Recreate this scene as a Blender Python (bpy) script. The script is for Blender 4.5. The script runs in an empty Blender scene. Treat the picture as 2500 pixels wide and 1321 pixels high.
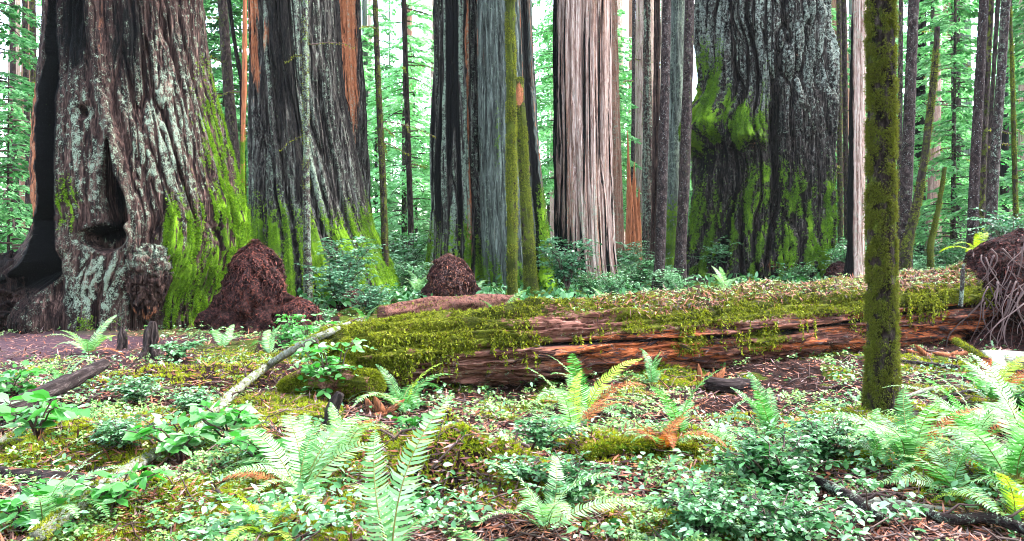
import bpy, math, random
import numpy as np
from mathutils import Vector

# ------------------------------------------------------------------ camera, sky, sun, exposure
SC = bpy.context.scene
F, HOR, CAMZ = 1962.0, 590.0, 1.7          # focal length and horizon row in photo pixels, eye height in metres
cd = bpy.data.cameras.new('camera')
cam = bpy.data.objects.new('camera', cd)
SC.collection.objects.link(cam)
cam.location = (0, 0, CAMZ)
cam.rotation_euler = (math.radians(90), 0, 0)
cd.sensor_width = 36.0
cd.lens = 36.0 * F / 2500.0
cd.shift_y = -(660.5 - HOR) / 2500.0
cd.clip_end = 2000
SC.camera = cam

SUN_EL, SUN_AZ = math.radians(54), math.radians(76)      # azimuth measured from +Y (view direction) towards +X
W = bpy.data.worlds.new('World'); SC.world = W; W.use_nodes = True
wn = W.node_tree.nodes; wl = W.node_tree.links
sky = wn.new('ShaderNodeTexSky'); sky.sky_type = 'NISHITA'; sky.sun_disc = False
sky.sun_elevation = SUN_EL; sky.sun_rotation = SUN_AZ
sky.air_density = 1.0; sky.dust_density = 1.5; sky.ozone_density = 1.0
hs_ = wn.new('ShaderNodeHueSaturation'); hs_.inputs['Saturation'].default_value = .62; wl.new(sky.outputs[0], hs_.inputs['Color']); wl.new(hs_.outputs[0], wn['Background'].inputs[0])   # thin overcast: a paler sky; wn['Background'].inputs[1].default_value = 0.065
sd = bpy.data.lights.new('sun', 'SUN'); sd.energy = 4.2; sd.angle = math.radians(5); sd.color = (1.0, 0.96, 0.9)
sun = bpy.data.objects.new('sun', sd); SC.collection.objects.link(sun)
sdir = Vector((math.sin(SUN_AZ) * math.cos(SUN_EL), math.cos(SUN_AZ) * math.cos(SUN_EL), math.sin(SUN_EL)))
sun.rotation_euler = sdir.to_track_quat('Z', 'Y').to_euler()
SC.view_settings.view_transform = 'Standard'; SC.view_settings.look = 'None'
SC.view_settings.gamma = 1.0; SC.view_settings.exposure = 0.9
SC.cycles.max_bounces = 6; SC.cycles.diffuse_bounces = 4; SC.cycles.glossy_bounces = 2
SC.cycles.transmission_bounces = 4; SC.cycles.volume_bounces = 0; SC.cycles.transparent_max_bounces = 4
SC.cycles.use_denoising = True; SC.cycles.filter_width = 1.0

random.seed(7)
rng = np.random.default_rng(11)
COL = SC.collection

# ------------------------------------------------------------------ noise
def _hash(ix, iy, iz, s):
    n = (ix * 374761393 + iy * 668265263 + iz * 1103515245 + s * 1274126177) & 0xffffffff
    n = ((n ^ (n >> 13)) * 1274126177) & 0xffffffff
    n = ((n ^ (n >> 15)) * 2246822519) & 0xffffffff
    return ((n ^ (n >> 16)) & 0xffff) / 65535.0

def vn(x, y, z, s=0):
    x, y, z = np.broadcast_arrays(np.asarray(x, float), np.asarray(y, float), np.asarray(z, float))
    fx, fy, fz = np.floor(x), np.floor(y), np.floor(z)
    ix, iy, iz = fx.astype(np.int64), fy.astype(np.int64), fz.astype(np.int64)
    u, v, w = x - fx, y - fy, z - fz
    u = u * u * u * (u * (u * 6 - 15) + 10); v = v * v * v * (v * (v * 6 - 15) + 10); w = w * w * w * (w * (w * 6 - 15) + 10)
    def L(a, b, t): return a + (b - a) * t
    c = [[[_hash(ix + i, iy + j, iz + k, s) for k in (0, 1)] for j in (0, 1)] for i in (0, 1)]
    return L(L(L(c[0][0][0], c[0][0][1], w), L(c[0][1][0], c[0][1][1], w), v),
             L(L(c[1][0][0], c[1][0][1], w), L(c[1][1][0], c[1][1][1], w), v), u)

def fbm(x, y, z, s=0, o=3):
    a, t, n = 1.0, 0.0, 0.0
    for i in range(o):
        n = n + a * vn(x * 2.03 ** i + 17.3 * i, y * 2.03 ** i + 5.1 * i, z * 2.03 ** i + 9.7 * i, s + i * 13)
        t += a; a *= .5
    return n / t

def blob(X, Y, x0, y0, sx, sy): return np.exp(-(((X - x0) / sx) ** 2 + ((Y - y0) / sy) ** 2))
def sst(a, b, x):
    t = np.clip((x - a) / (b - a), 0, 1); return t * t * (3 - 2 * t)

# ------------------------------------------------------------------ mesh helpers
class MB:
    def __init__(s): s.v = []; s.f = []; s.m = []; s.n = 0
    def add(s, V, Fa, mi=0):
        V = np.asarray(V, float).reshape(-1, 3); Fa = np.asarray(Fa, np.int64)
        if len(V) == 0 or len(Fa) == 0: return
        if Fa.shape[1] == 4: Fa = np.concatenate([Fa[:, [0, 1, 2]], Fa[:, [0, 2, 3]]])
        s.v.append(V); s.f.append(Fa + s.n); s.m.append(np.full(len(Fa), mi)); s.n += len(V)
    def data(s): return np.concatenate(s.v), np.concatenate(s.f), np.concatenate(s.m)
    def build(s, name, mats, parent=None, smooth=False, msk=None, loc=None):
        V, Fa, mi = s.data(); return mk(name, V, Fa, mats, parent, smooth, msk, mi, loc)

def mesh(name, V, Fa, mats, smooth=False, msk=None, mi=None):
    V = np.asarray(V, float).reshape(-1, 3); Fa = np.asarray(Fa, np.int64)
    if Fa.shape[1] == 4: Fa = np.concatenate([Fa[:, [0, 1, 2]], Fa[:, [0, 2, 3]]])
    me = bpy.data.meshes.new(name)
    me.vertices.add(len(V)); me.vertices.foreach_set('co', V.astype(np.float32).ravel())
    me.loops.add(Fa.size); me.loops.foreach_set('vertex_index', Fa.astype(np.int32).ravel())
    me.polygons.add(len(Fa)); me.polygons.foreach_set('loop_start', np.arange(0, Fa.size, 3, dtype=np.int32))
    me.polygons.foreach_set('loop_total', np.full(len(Fa), 3, np.int32))
    if smooth: me.polygons.foreach_set('use_smooth', np.ones(len(Fa), bool))
    for m in (mats if isinstance(mats, (list, tuple)) else [mats]): me.materials.append(m)
    if mi is not None and np.any(mi): me.polygons.foreach_set('material_index', mi.astype(np.int32))
    me.update(calc_edges=True)
    if msk is not None:
        ca = me.color_attributes.new('msk', 'FLOAT_COLOR', 'POINT')
        ca.data.foreach_set('color', np.clip(msk, 0, 1).astype(np.float32).reshape(-1))
    return me

def mk(name, V, Fa, mats, parent=None, smooth=False, msk=None, mi=None, loc=None):
    o = bpy.data.objects.new(name, mesh(name, V, Fa, mats, smooth, msk, mi)); COL.objects.link(o)
    if parent: o.parent = parent
    if loc is not None: o.location = loc
    return o

def tag(o, label=None, cat=None, group=None, kind=None):
    if label: o['label'] = label
    if cat: o['category'] = cat
    if group: o['group'] = group
    if kind: o['kind'] = kind
    return o

def thing(name, loc, label, cat, group=None, rz=0, sc=1):
    o = bpy.data.objects.new(name, None); COL.objects.link(o)
    o.location = loc; o.rotation_euler = (0, 0, rz); o.scale = (sc, sc, sc); o.empty_display_size = .1
    return tag(o, label, cat, group)

def dup(root, loc, rz=0, sc=1, label=None, group=None, tilt=0):
    r = root.copy(); COL.objects.link(r); r.location = loc; r.rotation_euler = (tilt, 0, rz)
    r.scale = (sc, sc, sc) if not isinstance(sc, tuple) else sc
    if label: r['label'] = label
    if group: r['group'] = group
    for ch in list(root.children):
        c = ch.copy(); COL.objects.link(c); c.parent = r
    return r

def gf(J, I, wrap=True):
    j = np.arange(J - 1)[:, None]; i = np.arange(I if wrap else I - 1)[None, :]
    a = j * I + i; b = j * I + (i + 1) % I; c = (j + 1) * I + (i + 1) % I; d = (j + 1) * I + i
    return np.stack([a, b, c, d], -1).reshape(-1, 4)

def norm(a): return a / np.maximum(np.linalg.norm(a, axis=-1, keepdims=True), 1e-9)

def tube(P, R, n=6, rough=0, seed=0):
    P = np.asarray(P, float); K = len(P); R = np.broadcast_to(np.asarray(R, float), (K,))
    T = norm(np.gradient(P, axis=0)); up = np.array([0, 0, 1.]) if abs(T[:, 2]).max() < .95 else np.array([0, 1., .3])
    A = norm(np.cross(T, up)); B = np.cross(A, T)
    th = np.linspace(0, 2 * np.pi, n, endpoint=False)
    rr = np.repeat(R[:, None], n, 1)
    if rough:
        s = np.concatenate([[0], np.cumsum(np.linalg.norm(np.diff(P, axis=0), axis=1))])[:, None]
        rr = rr * (1 + rough * (fbm(np.cos(th)[None] * 2.2 + 0 * s, np.sin(th)[None] * 2.2 + 0 * s, s * 3 / max(R.max(), .02) * .12, seed, 3) - .5) * 2)
    V = P[:, None] + rr[..., None] * (np.cos(th)[None, :, None] * A[:, None] + np.sin(th)[None, :, None] * B[:, None])
    V = V.reshape(-1, 3); Fa = gf(K, n)
    V = np.concatenate([V, P[:1], P[-1:]]); a = len(V) - 2; b = a + 1
    i = np.arange(n); j = (i + 1) % n
    caps = np.concatenate([np.stack([j, i, 0 * i + a, 0 * i + a], 1), np.stack([i + (K - 1) * n, j + (K - 1) * n, 0 * i + b, 0 * i + b], 1)])
    tri = np.concatenate([Fa[:, [0, 1, 2]], Fa[:, [0, 2, 3]], caps[:, :3]])
    return V, tri

def spl(P, n):
    P = np.asarray(P, float); t = np.linspace(0, len(P) - 1, n); out = []
    for q in t:
        i = min(int(q), len(P) - 2); f = q - i
        p0, p1, p2, p3 = P[max(i - 1, 0)], P[i], P[i + 1], P[min(i + 2, len(P) - 1)]
        out.append(.5 * ((2 * p1) + (-p0 + p2) * f + (2 * p0 - 5 * p1 + 4 * p2 - p3) * f * f + (-p0 + 3 * p1 - 3 * p2 + p3) * f ** 3))
    return np.array(out)

def frames(D, N):
    D = norm(D); S = norm(np.cross(D, N)); N2 = np.cross(S, D); return S, D, N2

def scatter(tv, tf, P, D, N, S):
    S_, D_, N_ = frames(D, N); tv = np.asarray(tv, float); tf = np.asarray(tf)
    S = np.broadcast_to(np.asarray(S, float), (len(P),))
    V = P[:, None] + S[:, None, None] * (tv[None, :, 0:1] * S_[:, None] + tv[None, :, 1:2] * D_[:, None] + tv[None, :, 2:3] * N_[:, None])
    Fa = (tf[None] + (np.arange(len(P)) * len(tv))[:, None, None]).reshape(-1, tf.shape[1])
    return V.reshape(-1, 3), Fa

def rdir(n, zb=0, r=None):
    r = r or rng; v = r.normal(size=(n, 3)); v[:, 2] += zb; return norm(v)

DIAM = (np.array([[0, 0, 0], [.16, .45, 0], [0, 1, 0], [-.16, .45, 0]]), np.array([[0, 1, 2, 3]]))
LEAF = (np.array([[0, 0, 0], [0, .35, -.03], [0, .7, -.05], [0, 1, -.12], [.22, .22, .04], [.25, .58, .03], [-.22, .22, .04], [-.25, .58, .03]]),
        np.array([[0, 4, 1], [1, 4, 5], [1, 5, 2], [2, 5, 3], [0, 1, 6], [1, 7, 6], [1, 2, 7], [2, 3, 7]]))
def _sorrel():
    V = []; Fc = []
    for k in range(3):
        a = k * 2 * math.pi / 3; c, s = math.cos(a), math.sin(a)
        for (x, y, z) in [(0, 0, 0), (.34, .62, -.03), (.24, .98, -.1), (0, .82, .03), (-.24, .98, -.1), (-.34, .62, -.03)]:
            V.append((x * c - y * s, x * s + y * c, z))
        b = k * 6; Fc += [[b, b + 1, b + 3], [b + 1, b + 2, b + 3], [b, b + 3, b + 5], [b + 5, b + 3, b + 4]]
    return np.array(V), np.array(Fc)
SORREL = _sorrel()
def _tuft(n=6, seed=1):
    r = random.Random(seed); V = []; Fc = []
    for k in range(n):
        a = r.uniform(0, 6.28); t = r.uniform(.15, .8); L = r.uniform(.6, 1); w = r.uniform(.06, .12)
        dx, dy, dz = math.cos(a) * t, math.sin(a) * t, 1 - .4 * t; px, py = -math.sin(a) * w, math.cos(a) * w
        b = len(V); V += [(px, py, 0), (-px, -py, 0), (dx * L - 0, dy * L, dz * L)]; Fc.append([b, b + 1, b + 2])
    return np.array(V), np.array(Fc)
TUFT = _tuft()

# ------------------------------------------------------------------ materials
def nt(name):
    m = bpy.data.materials.new(name); m.use_nodes = True; t = m.node_tree
    return m, t.nodes, t.links, t.nodes['Principled BSDF']

def ramp(n, stops, interp='LINEAR'):
    r = n.new('ShaderNodeValToRGB'); e = r.color_ramp.elements; r.color_ramp.interpolation = interp
    while len(e) < len(stops): e.new(.5)
    for i, (p, c) in enumerate(stops): e[i].position = p; e[i].color = (c[0], c[1], c[2], 1)
    return r

def noise(n, l, vec, sc, scale=1, detail=4, rough=.55, dist=0):
    mp = n.new('ShaderNodeMapping'); mp.inputs['Scale'].default_value = sc if isinstance(sc, tuple) else (sc, sc, sc)
    l.new(vec, mp.inputs[0]); t = n.new('ShaderNodeTexNoise'); t.inputs['Scale'].default_value = scale
    t.inputs['Detail'].default_value = detail; t.inputs['Roughness'].default_value = rough; t.inputs['Distortion'].default_value = dist
    l.new(mp.outputs[0], t.inputs[0]); return t.outputs['Fac']

def mth(n, l, op, a, b=None, clamp=False):
    m = n.new('ShaderNodeMath'); m.operation = op; m.use_clamp = clamp
    for i, q in enumerate((a, b)):
        if q is None: continue
        if isinstance(q, (int, float)): m.inputs[i].default_value = q
        else: l.new(q, m.inputs[i])
    return m.outputs[0]

def mixc(n, l, f, a, b):
    m = n.new('ShaderNodeMix'); m.data_type = 'RGBA'
    if isinstance(f, (int, float)): m.inputs[0].default_value = f
    else: l.new(f, m.inputs[0])
    for i, q in ((6, a), (7, b)):
        if isinstance(q, tuple): m.inputs[i].default_value = (q[0], q[1], q[2], 1)
        else: l.new(q, m.inputs[i])
    return m.outputs[2]

def bark_mat(name, stops, lichen=(.3, .38, .28), moss=((.012, .03, .006), (.2, .38, .015)), wood=((.16, .045, .02), (.5, .19, .09)),
             fx=14, fz=.9, bump=1.0, bdist=.05, speck=0.0, horiz=False):
    m, n, l, p = nt(name); tc = n.new('ShaderNodeTexCoord').outputs['Object']
    at = n.new('ShaderNodeAttribute'); at.attribute_name = 'msk'
    sp = n.new('ShaderNodeSeparateColor'); l.new(at.outputs['Color'], sp.inputs[0])
    s1 = (fz, fx, fx) if horiz else (fx, fx, fz)
    s2 = (fz * 5, fx * 4, fx * 4) if horiz else (fx * 4, fx * 4, fz * 5)
    n1 = noise(n, l, tc, s1, 1, 6, .62, .4); n2 = noise(n, l, tc, s2, 1, 5, .65)
    nm = noise(n, l, tc, 9, 1, 7, .7); nf = noise(n, l, tc, 60, 1, 5, .75); nl = noise(n, l, tc, 1.3, 1, 4, .6)
    v = mth(n, l, 'ADD', mth(n, l, 'MULTIPLY', n1, .65), mth(n, l, 'MULTIPLY', n2, .35))
    col = ramp(n, [(a, c) for a, c in stops]); l.new(v, col.inputs[0]); c = col.outputs[0]
    def brk(mask, nz, gain=6, off=.5, amp=1.5):
        q = mth(n, l, 'SUBTRACT', nz, .5); q = mth(n, l, 'MULTIPLY', q, amp); q = mth(n, l, 'ADD', q, mask)
        q = mth(n, l, 'SUBTRACT', q, off); return mth(n, l, 'MULTIPLY', q, gain, True)
    wr = ramp(n, [(.35, wood[0]), (.62, wood[1])]); l.new(n2, wr.inputs[0])
    c = mixc(n, l, brk(at.outputs['Alpha'], n1), c, wr.outputs[0])
    lm = mth(n, l, 'ADD', mth(n, l, 'MULTIPLY', nf, .55), mth(n, l, 'MULTIPLY', nm, .45))
    lr = ramp(n, [(.35, tuple(q * .55 for q in lichen)), (.7, lichen)]); l.new(nf, lr.inputs[0])
    c = mixc(n, l, brk(sp.outputs[2], lm, 7, .62, 4.2), c, lr.outputs[0])
    cr = ramp(n, [(.42, (.002, .002, .002)), (.6, (.005, .005, .005)), (.75, (.06, .06, .065))]); l.new(nf, cr.inputs[0])
    c = mixc(n, l, brk(sp.outputs[1], n1, 5, .5, 1.6), c, cr.outputs[0])
    if speck:
        vo = n.new('ShaderNodeTexVoronoi'); vo.inputs['Scale'].default_value = 28; mp = n.new('ShaderNodeMapping'); l.new(tc, mp.inputs[0]); l.new(mp.outputs[0], vo.inputs[0])
        q = mth(n, l, 'LESS_THAN', vo.outputs['Distance'], .2); q = mth(n, l, 'MULTIPLY', q, mth(n, l, 'GREATER_THAN', nm, 1 - speck))
        c = mixc(n, l, q, c, (.3, .33, .31))
    mr = ramp(n, [(.38, moss[0]), (.5, tuple((a * 2 + b) / 3 for a, b in zip(*moss))), (.62, moss[1])])
    l.new(mth(n, l, 'ADD', mth(n, l, 'MULTIPLY', nf, .5), mth(n, l, 'MULTIPLY', nl, .5)), mr.inputs[0])
    mf = brk(sp.outputs[0], nm, 5, .55, 3.0)
    c = mixc(n, l, mf, c, mr.outputs[0]); l.new(c, p.inputs['Base Color'])
    p.inputs['Roughness'].default_value = .85; p.inputs['Specular IOR Level'].default_value = .06
    h = mth(n, l, 'ADD', mth(n, l, 'MULTIPLY', n2, .7), mth(n, l, 'MULTIPLY', nf, .45))
    bp = n.new('ShaderNodeBump'); bp.inputs['Strength'].default_value = bump; bp.inputs['Distance'].default_value = bdist
    l.new(h, bp.inputs['Height']); l.new(bp.outputs[0], p.inputs['Normal'])
    return m

def leaf_mat(name, cols, trans=.35, rough=.42, spec=.5, tcol=None, alb=1):
    m, n, l, p = nt(name)
    g = n.new('ShaderNodeNewGeometry'); oi = n.new('ShaderNodeObjectInfo')
    k = len(cols); r = ramp(n, [((i + .5) / k, tuple(min(1, q * alb) for q in c)) for i, c in enumerate(cols)])
    q = mth(n, l, 'ADD', mth(n, l, 'MULTIPLY', g.outputs['Random Per Island'], .72), mth(n, l, 'MULTIPLY', oi.outputs['Random'], .28))
    l.new(q, r.inputs[0]); l.new(r.outputs[0], p.inputs['Base Color'])
    p.inputs['Roughness'].default_value = rough; p.inputs['Specular IOR Level'].default_value = spec * .55
    if trans:
        t = n.new('ShaderNodeBsdfTranslucent'); hs = n.new('ShaderNodeHueSaturation'); hs.inputs['Value'].default_value = 1.5
        hs.inputs['Saturation'].default_value = 1.15; l.new(r.outputs[0], hs.inputs['Color']); l.new(hs.outputs[0], t.inputs[0])
        mx = n.new('ShaderNodeMixShader'); mx.inputs[0].default_value = trans
        l.new(p.outputs[0], mx.inputs[1]); l.new(t.outputs[0], mx.inputs[2]); l.new(mx.outputs[0], n['Material Output'].inputs[0])
    return m

B_BROWN = [(.36, (.003, .002, .003)), (.47, (.018, .01, .009)), (.56, (.07, .04, .033)), (.68, (.32, .2, .16))]
B_STREAK = [(.38, (.003, .003, .003)), (.48, (.018, .014, .013)), (.55, (.065, .056, .048)), (.67, (.28, .29, .25))]
B_GREY = [(.36, (.008, .008, .008)), (.46, (.045, .05, .043)), (.55, (.12, .14, .12)), (.68, (.32, .36, .31))]
B_PALE = [(.36, (.05, .025, .02)), (.45, (.2, .11, .085)), (.53, (.44, .31, .26)), (.66, (.72, .6, .53))]
B_SLIM = [(.36, (.004, .003, .003)), (.47, (.018, .011, .011)), (.56, (.05, .035, .032)), (.7, (.16, .12, .11))]
B_WARM = [(.3, (.04, .02, .014)), (.45, (.15, .07, .045)), (.56, (.3, .16, .11)), (.72, (.5, .34, .26))]
M = {
 'brown': bark_mat('redwood_bark_brown', B_BROWN),
 'streak': bark_mat('redwood_bark_streaked', B_STREAK),
 'gnarl': bark_mat('gnarled_bark', [(.4, (.002, .002, .002)), (.5, (.016, .011, .01)), (.58, (.07, .055, .048)), (.68, (.3, .28, .24))], lichen=(.42, .48, .4), moss=((.02, .05, .006), (.22, .4, .02)), bdist=.1),
 'grey': bark_mat('redwood_bark_grey', B_GREY),
 'pale': bark_mat('redwood_bark_pale', B_PALE, wood=((.1, .04, .025), (.4, .22, .15)), fx=26, fz=.7, bump=.9, bdist=.03),
 'slim': bark_mat('hemlock_bark', B_SLIM, speck=.5, fx=10, fz=6, bump=.5),
 'slimmoss': bark_mat('mossy_bark', B_SLIM, fx=16, fz=5, moss=((.012, .016, .004), (.13, .16, .02)), bump=1, bdist=.05),
 'warm': bark_mat('warm_redwood_bark', B_WARM, fx=20, fz=.6),
 'log': bark_mat('rotting_redwood', [(.36, (.012, .005, .004)), (.47, (.09, .035, .026)), (.56, (.24, .11, .085)), (.68, (.5, .32, .26))],
                 moss=((.012, .016, .004), (.17, .19, .015)), wood=((.09, .018, .008), (.5, .14, .05)), fx=16, fz=1.2, horiz=True, bump=1, bdist=.03),
 'darkwood': bark_mat('wet_dark_wood', [(.3, (.006, .005, .005)), (.5, (.035, .025, .024)), (.6, (.1, .075, .07)), (.75, (.28, .24, .24))], fx=22, fz=1.5, horiz=False),
 'palewood': bark_mat('pale_branch_bark', [(.3, (.12, .11, .08)), (.48, (.22, .22, .17)), (.6, (.4, .42, .36)), (.75, (.62, .64, .58))], fx=14, fz=6, moss=((.05, .09, .01), (.2, .3, .03))),
 'moss': leaf_mat('moss_tufts', [(.015, .018, .004), (.05, .06, .008), (.16, .2, .014), (.34, .38, .03), (.14, .1, .03)], .25, .7, .2),
 'mossbright': leaf_mat('ground_moss', [(.04, .06, .006), (.13, .18, .01), (.26, .33, .018), (.42, .48, .04), (.2, .18, .03)], .3, .7, .2),
 'mossdark': leaf_mat('shaggy_trunk_moss', [(.02, .018, .006), (.05, .06, .01), (.11, .13, .014), (.2, .23, .025), (.07, .05, .02)], .2, .7, .2),
 'mossgreen': leaf_mat('bright_moss_tufts', [(.01, .03, .004), (.05, .12, .008), (.14, .29, .014), (.3, .48, .03)], .25, .7, .2),
 'sorrel': leaf_mat('sorrel_leaf', [(.015, .06, .01), (.045, .13, .025), (.12, .28, .06), (.36, .52, .24), (.26, .36, .07)], .22, .5, .5),
 'fern': leaf_mat('fern_pinna', [(.03, .12, .02), (.06, .2, .045), (.12, .32, .09), (.24, .46, .2)], .35, .4, .55),
 'fernlight': leaf_mat('fern_pinna_pale', [(.1, .24, .07), (.2, .4, .16), (.36, .58, .32), (.32, .44, .14)], .35, .4, .55),
 'fernyellow': leaf_mat('fern_pinna_yellow', [(.2, .3, .03), (.35, .5, .06), (.45, .55, .1)], .35, .45, .4),
 'ferndry': leaf_mat('fern_pinna_dry', [(.12, .03, .012), (.3, .08, .03), (.45, .17, .06), (.2, .07, .04)], .2, .6, .2),
 'huckle': leaf_mat('huckleberry_leaf', [(.015, .07, .015), (.04, .14, .035), (.1, .27, .1), (.34, .54, .33)], .22, .35, .6),
 'salal': leaf_mat('salal_leaf', [(.025, .12, .02), (.06, .24, .045), (.12, .38, .09), (.36, .58, .32)], .35, .3, .6),
 'rhodo': leaf_mat('dark_shrub_leaf', [(.02, .08, .03), (.05, .15, .07), (.11, .26, .13), (.28, .44, .28)], .25, .3, .6),
 'needle': leaf_mat('conifer_spray', [(.03, .12, .04), (.08, .24, .08), (.15, .35, .13), (.26, .48, .24)], .4, .5, .3),
 'needleback': leaf_mat('far_conifer_spray', [(.1, .27, .09), (.2, .43, .17), (.3, .54, .27), (.46, .68, .44)], .6, .5, .3),  # paler copy of the needle colours, painting backlit brightness into far foliage
 'litter': leaf_mat('needle_litter', [(.012, .006, .006), (.04, .014, .012), (.12, .035, .02), (.4, .14, .07), (.26, .17, .16), (.03, .016, .018)], 0, .6, .3),
 'redlitter': leaf_mat('red_bark_litter', [(.006, .003, .004), (.02, .008, .009), (.05, .016, .014), (.2, .055, .035)], 0, .6, .3),
 'rachis': leaf_mat('fern_stalk', [(.12, .16, .03), (.2, .14, .05)], 0, .5, .3),
 'twig': leaf_mat('twig_bark', [(.03, .018, .015), (.07, .04, .035), (.12, .08, .07)], 0, .6, .3),
 'root': leaf_mat('root_bark', [(.015, .009, .009), (.05, .028, .026), (.11, .07, .065), (.26, .18, .165)], 0, .6, .3),
}

# ------------------------------------------------------------------ ground
def px2(px, Y): return (px - 1250) / F * Y
BUMPS = []   # x, y, height, sx, sy
def bump_at(px, py, h, sx, sy, rot=0):
    Y = CAMZ * F / (py - HOR); BUMPS.append((px2(px, Y), Y, h, sx, sy))
for b in [(1090, 1085, .32, .16, .2), (900, 1085, .2, .16, .14), (1130, 1215, .36, .42, .2), (1000, 1190, .2, .25, .16), (930, 1120, .14, .4, .3), (1700, 1130, .15, .4, .4), (440, 930, .2, .8, .5), (150, 1100, .1, .5, .5),
          (1480, 1130, .12, .4, .3), (1820, 1010, .10, .4, .25), (1300, 1250, .12, .4, .3), (1620, 1290, .1, .4, .2), (700, 980, .12, .5, .4),
          (2250, 1010, .06, .5, .4), (2350, 1200, .1, .4, .3), (350, 1230, .1, .4, .3), (820, 700, .5, 2.2, 1.8), (1650, 700, .3, 3, 2), (2150, 690, .4, 3, 2)]:
    bump_at(*b)
RW = (px2(2450, 14.2), 14.2)
BUMPS.append((RW[0] + .6, RW[1] + 1.2, 1.5, 1.5, 1.3))
def G(x, y):
    x = np.asarray(x, float); y = np.asarray(y, float)
    z = .22 * (fbm(x * .35, y * .35, 0 * x, 3, 2) - .5) + .26 * (fbm(x * 1.5, y * 1.5, 0 * x, 5, 3) - .5) + .15 * (fbm(x * 5, y * 5, 0 * x, 9, 3) - .5)
    path = blob(x, y, -8.6, 13.6, 2.6, 2.2); z = z * (1 - .85 * path) - .08 * path
    for bx, by, h, sx, sy in BUMPS: z = z + h * blob(x, y, bx, by, sx, sy)
    far = np.clip(y - 22, 0, 200); z = z + .019 * far + sst(25, 60, y) * 1.2 * (fbm(x * .05, y * .05, 0 * x, 21, 2) - .5)
    near = sst(3.2, 0.5, y); return z * (1 - near * .6)
def place(px, py, dz=0):
    Y = CAMZ * F / (py - HOR)
    for _ in range(14): Y = .5 * Y + .5 * (CAMZ - dz - float(G(px2(px, Y), Y))) * F / max(py - HOR, 12)
    return px2(px, Y), Y, float(G(px2(px, Y), Y))
def P3(px, py, Y): return np.array([px2(px, Y), Y, CAMZ - (py - HOR) / F * Y])

def ground():
    ys = np.concatenate([np.linspace(-6, 3, 30), np.linspace(3, 14, 420)[1:], np.geomspace(14, 420, 150)[1:]])
    us = np.linspace(-1, 1, 560)
    hw = np.maximum(8, ys * .85 + 3)
    X = us[None] * hw[:, None]; Yg = np.repeat(ys[:, None], len(us), 1); Z = G(X, Yg)
    pth = blob(X, Yg, -8.2, 13.2, 2.6, 2.4)
    ms = np.stack([sst(.46, .6, fbm(X * .9, Yg * .9, 0 * X, 31, 3)) * (1 - pth), pth * .9, 0 * X, 0 * X + .0], -1)
    m, n, l, p = nt('forest_soil'); tc = n.new('ShaderNodeTexCoord').outputs['Object']
    at = n.new('ShaderNodeAttribute'); at.attribute_name = 'msk'; sp = n.new('ShaderNodeSeparateColor'); l.new(at.outputs['Color'], sp.inputs[0])
    a = noise(n, l, tc, 14, 1, 8, .75); b = noise(n, l, tc, 55, 1, 5, .8)
    r = ramp(n, [(.36, (.004, .003, .003)), (.48, (.016, .009, .008)), (.57, (.05, .022, .016)), (.68, (.2, .09, .055))])
    l.new(mth(n, l, 'ADD', mth(n, l, 'MULTIPLY', a, .5), mth(n, l, 'MULTIPLY', b, .5)), r.inputs[0])
    g = ramp(n, [(.38, (.008, .014, .003)), (.65, (.11, .15, .015))]); l.new(b, g.inputs[0])
    q = mth(n, l, 'MULTIPLY', mth(n, l, 'SUBTRACT', mth(n, l, 'ADD', sp.outputs[0], mth(n, l, 'MULTIPLY', a, .8)), .75), 5, True)
    c = mixc(n, l, q, r.outputs[0], g.outputs[0])
    pr = ramp(n, [(.35, (.03, .016, .02)), (.65, (.1, .06, .075))]); l.new(b, pr.inputs[0])
    c = mixc(n, l, mth(n, l, 'MULTIPLY', sp.outputs[1], 1.3, True), c, pr.outputs[0])
    l.new(c, p.inputs['Base Color']); p.inputs['Roughness'].default_value = .9; p.inputs['Specular IOR Level'].default_value = .06
    bp = n.new('ShaderNodeBump'); bp.inputs['Distance'].default_value = .03; l.new(b, bp.inputs['Height']); l.new(bp.outputs[0], p.inputs['Normal'])
    o = mk('ground', np.stack([X, Yg, Z], -1), gf(len(ys), len(us), False)[:, ::-1] * 1, m, None, True, ms)
    me = o.data; me.flip_normals() if me.polygons[0].normal.z < 0 else None
    tag(o, kind='structure')
ground()

# ------------------------------------------------------------------ trunks
def bark(th, z, R0, seed, f=3., st=9, A=.06, f2=9., A2=.02, A3=.01, tw=0., warp=.35, w1=.12, w2=.16):
    a = th + tw * z; x = np.cos(a) * R0; y = np.sin(a) * R0
    w = (fbm(x * .9, y * .9, z * .5, seed + 50, 2) - .5) * warp; x = x + w; y = y - w
    n1 = fbm(x * f, y * f, z * f / st, seed, 2); k1 = np.clip(np.abs(n1 - .5) / w1, 0, 1) ** .55
    n2 = fbm(x * f2 + 3, y * f2, z * f2 / (st * 1.2), seed + 7, 2); k2 = np.clip(np.abs(n2 - .5) / w2, 0, 1) ** .6
    n3 = vn(x * 34, y * 34, z * 2.6, seed + 9); n4 = vn(x * 15, y * 15, z * 9, seed + 19)
    big = fbm(x * f * .45, y * f * .45, z * .25, seed + 3, 2) - .5
    return A * (k1 - 1) + A2 * (k2 - 1) + A3 * (n3 - .5) + A3 * (n4 - .5) + A * 1.6 * big

def tufts(P, N, size, n, down=.0, mat=None, name='moss', parent=None, jit=.5, dirbias=None):
    D = norm(N + rng.normal(size=N.shape) * jit + np.array([0, 0, -down]))
    V, Fa = scatter(TUFT[0], TUFT[1], P, np.cross(D, rdir(len(P))), D, size)
    # template z axis is growth direction: frames() gives N_ ~ D
    return mk(name, V, Fa, mat or M['moss'], parent)

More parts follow.
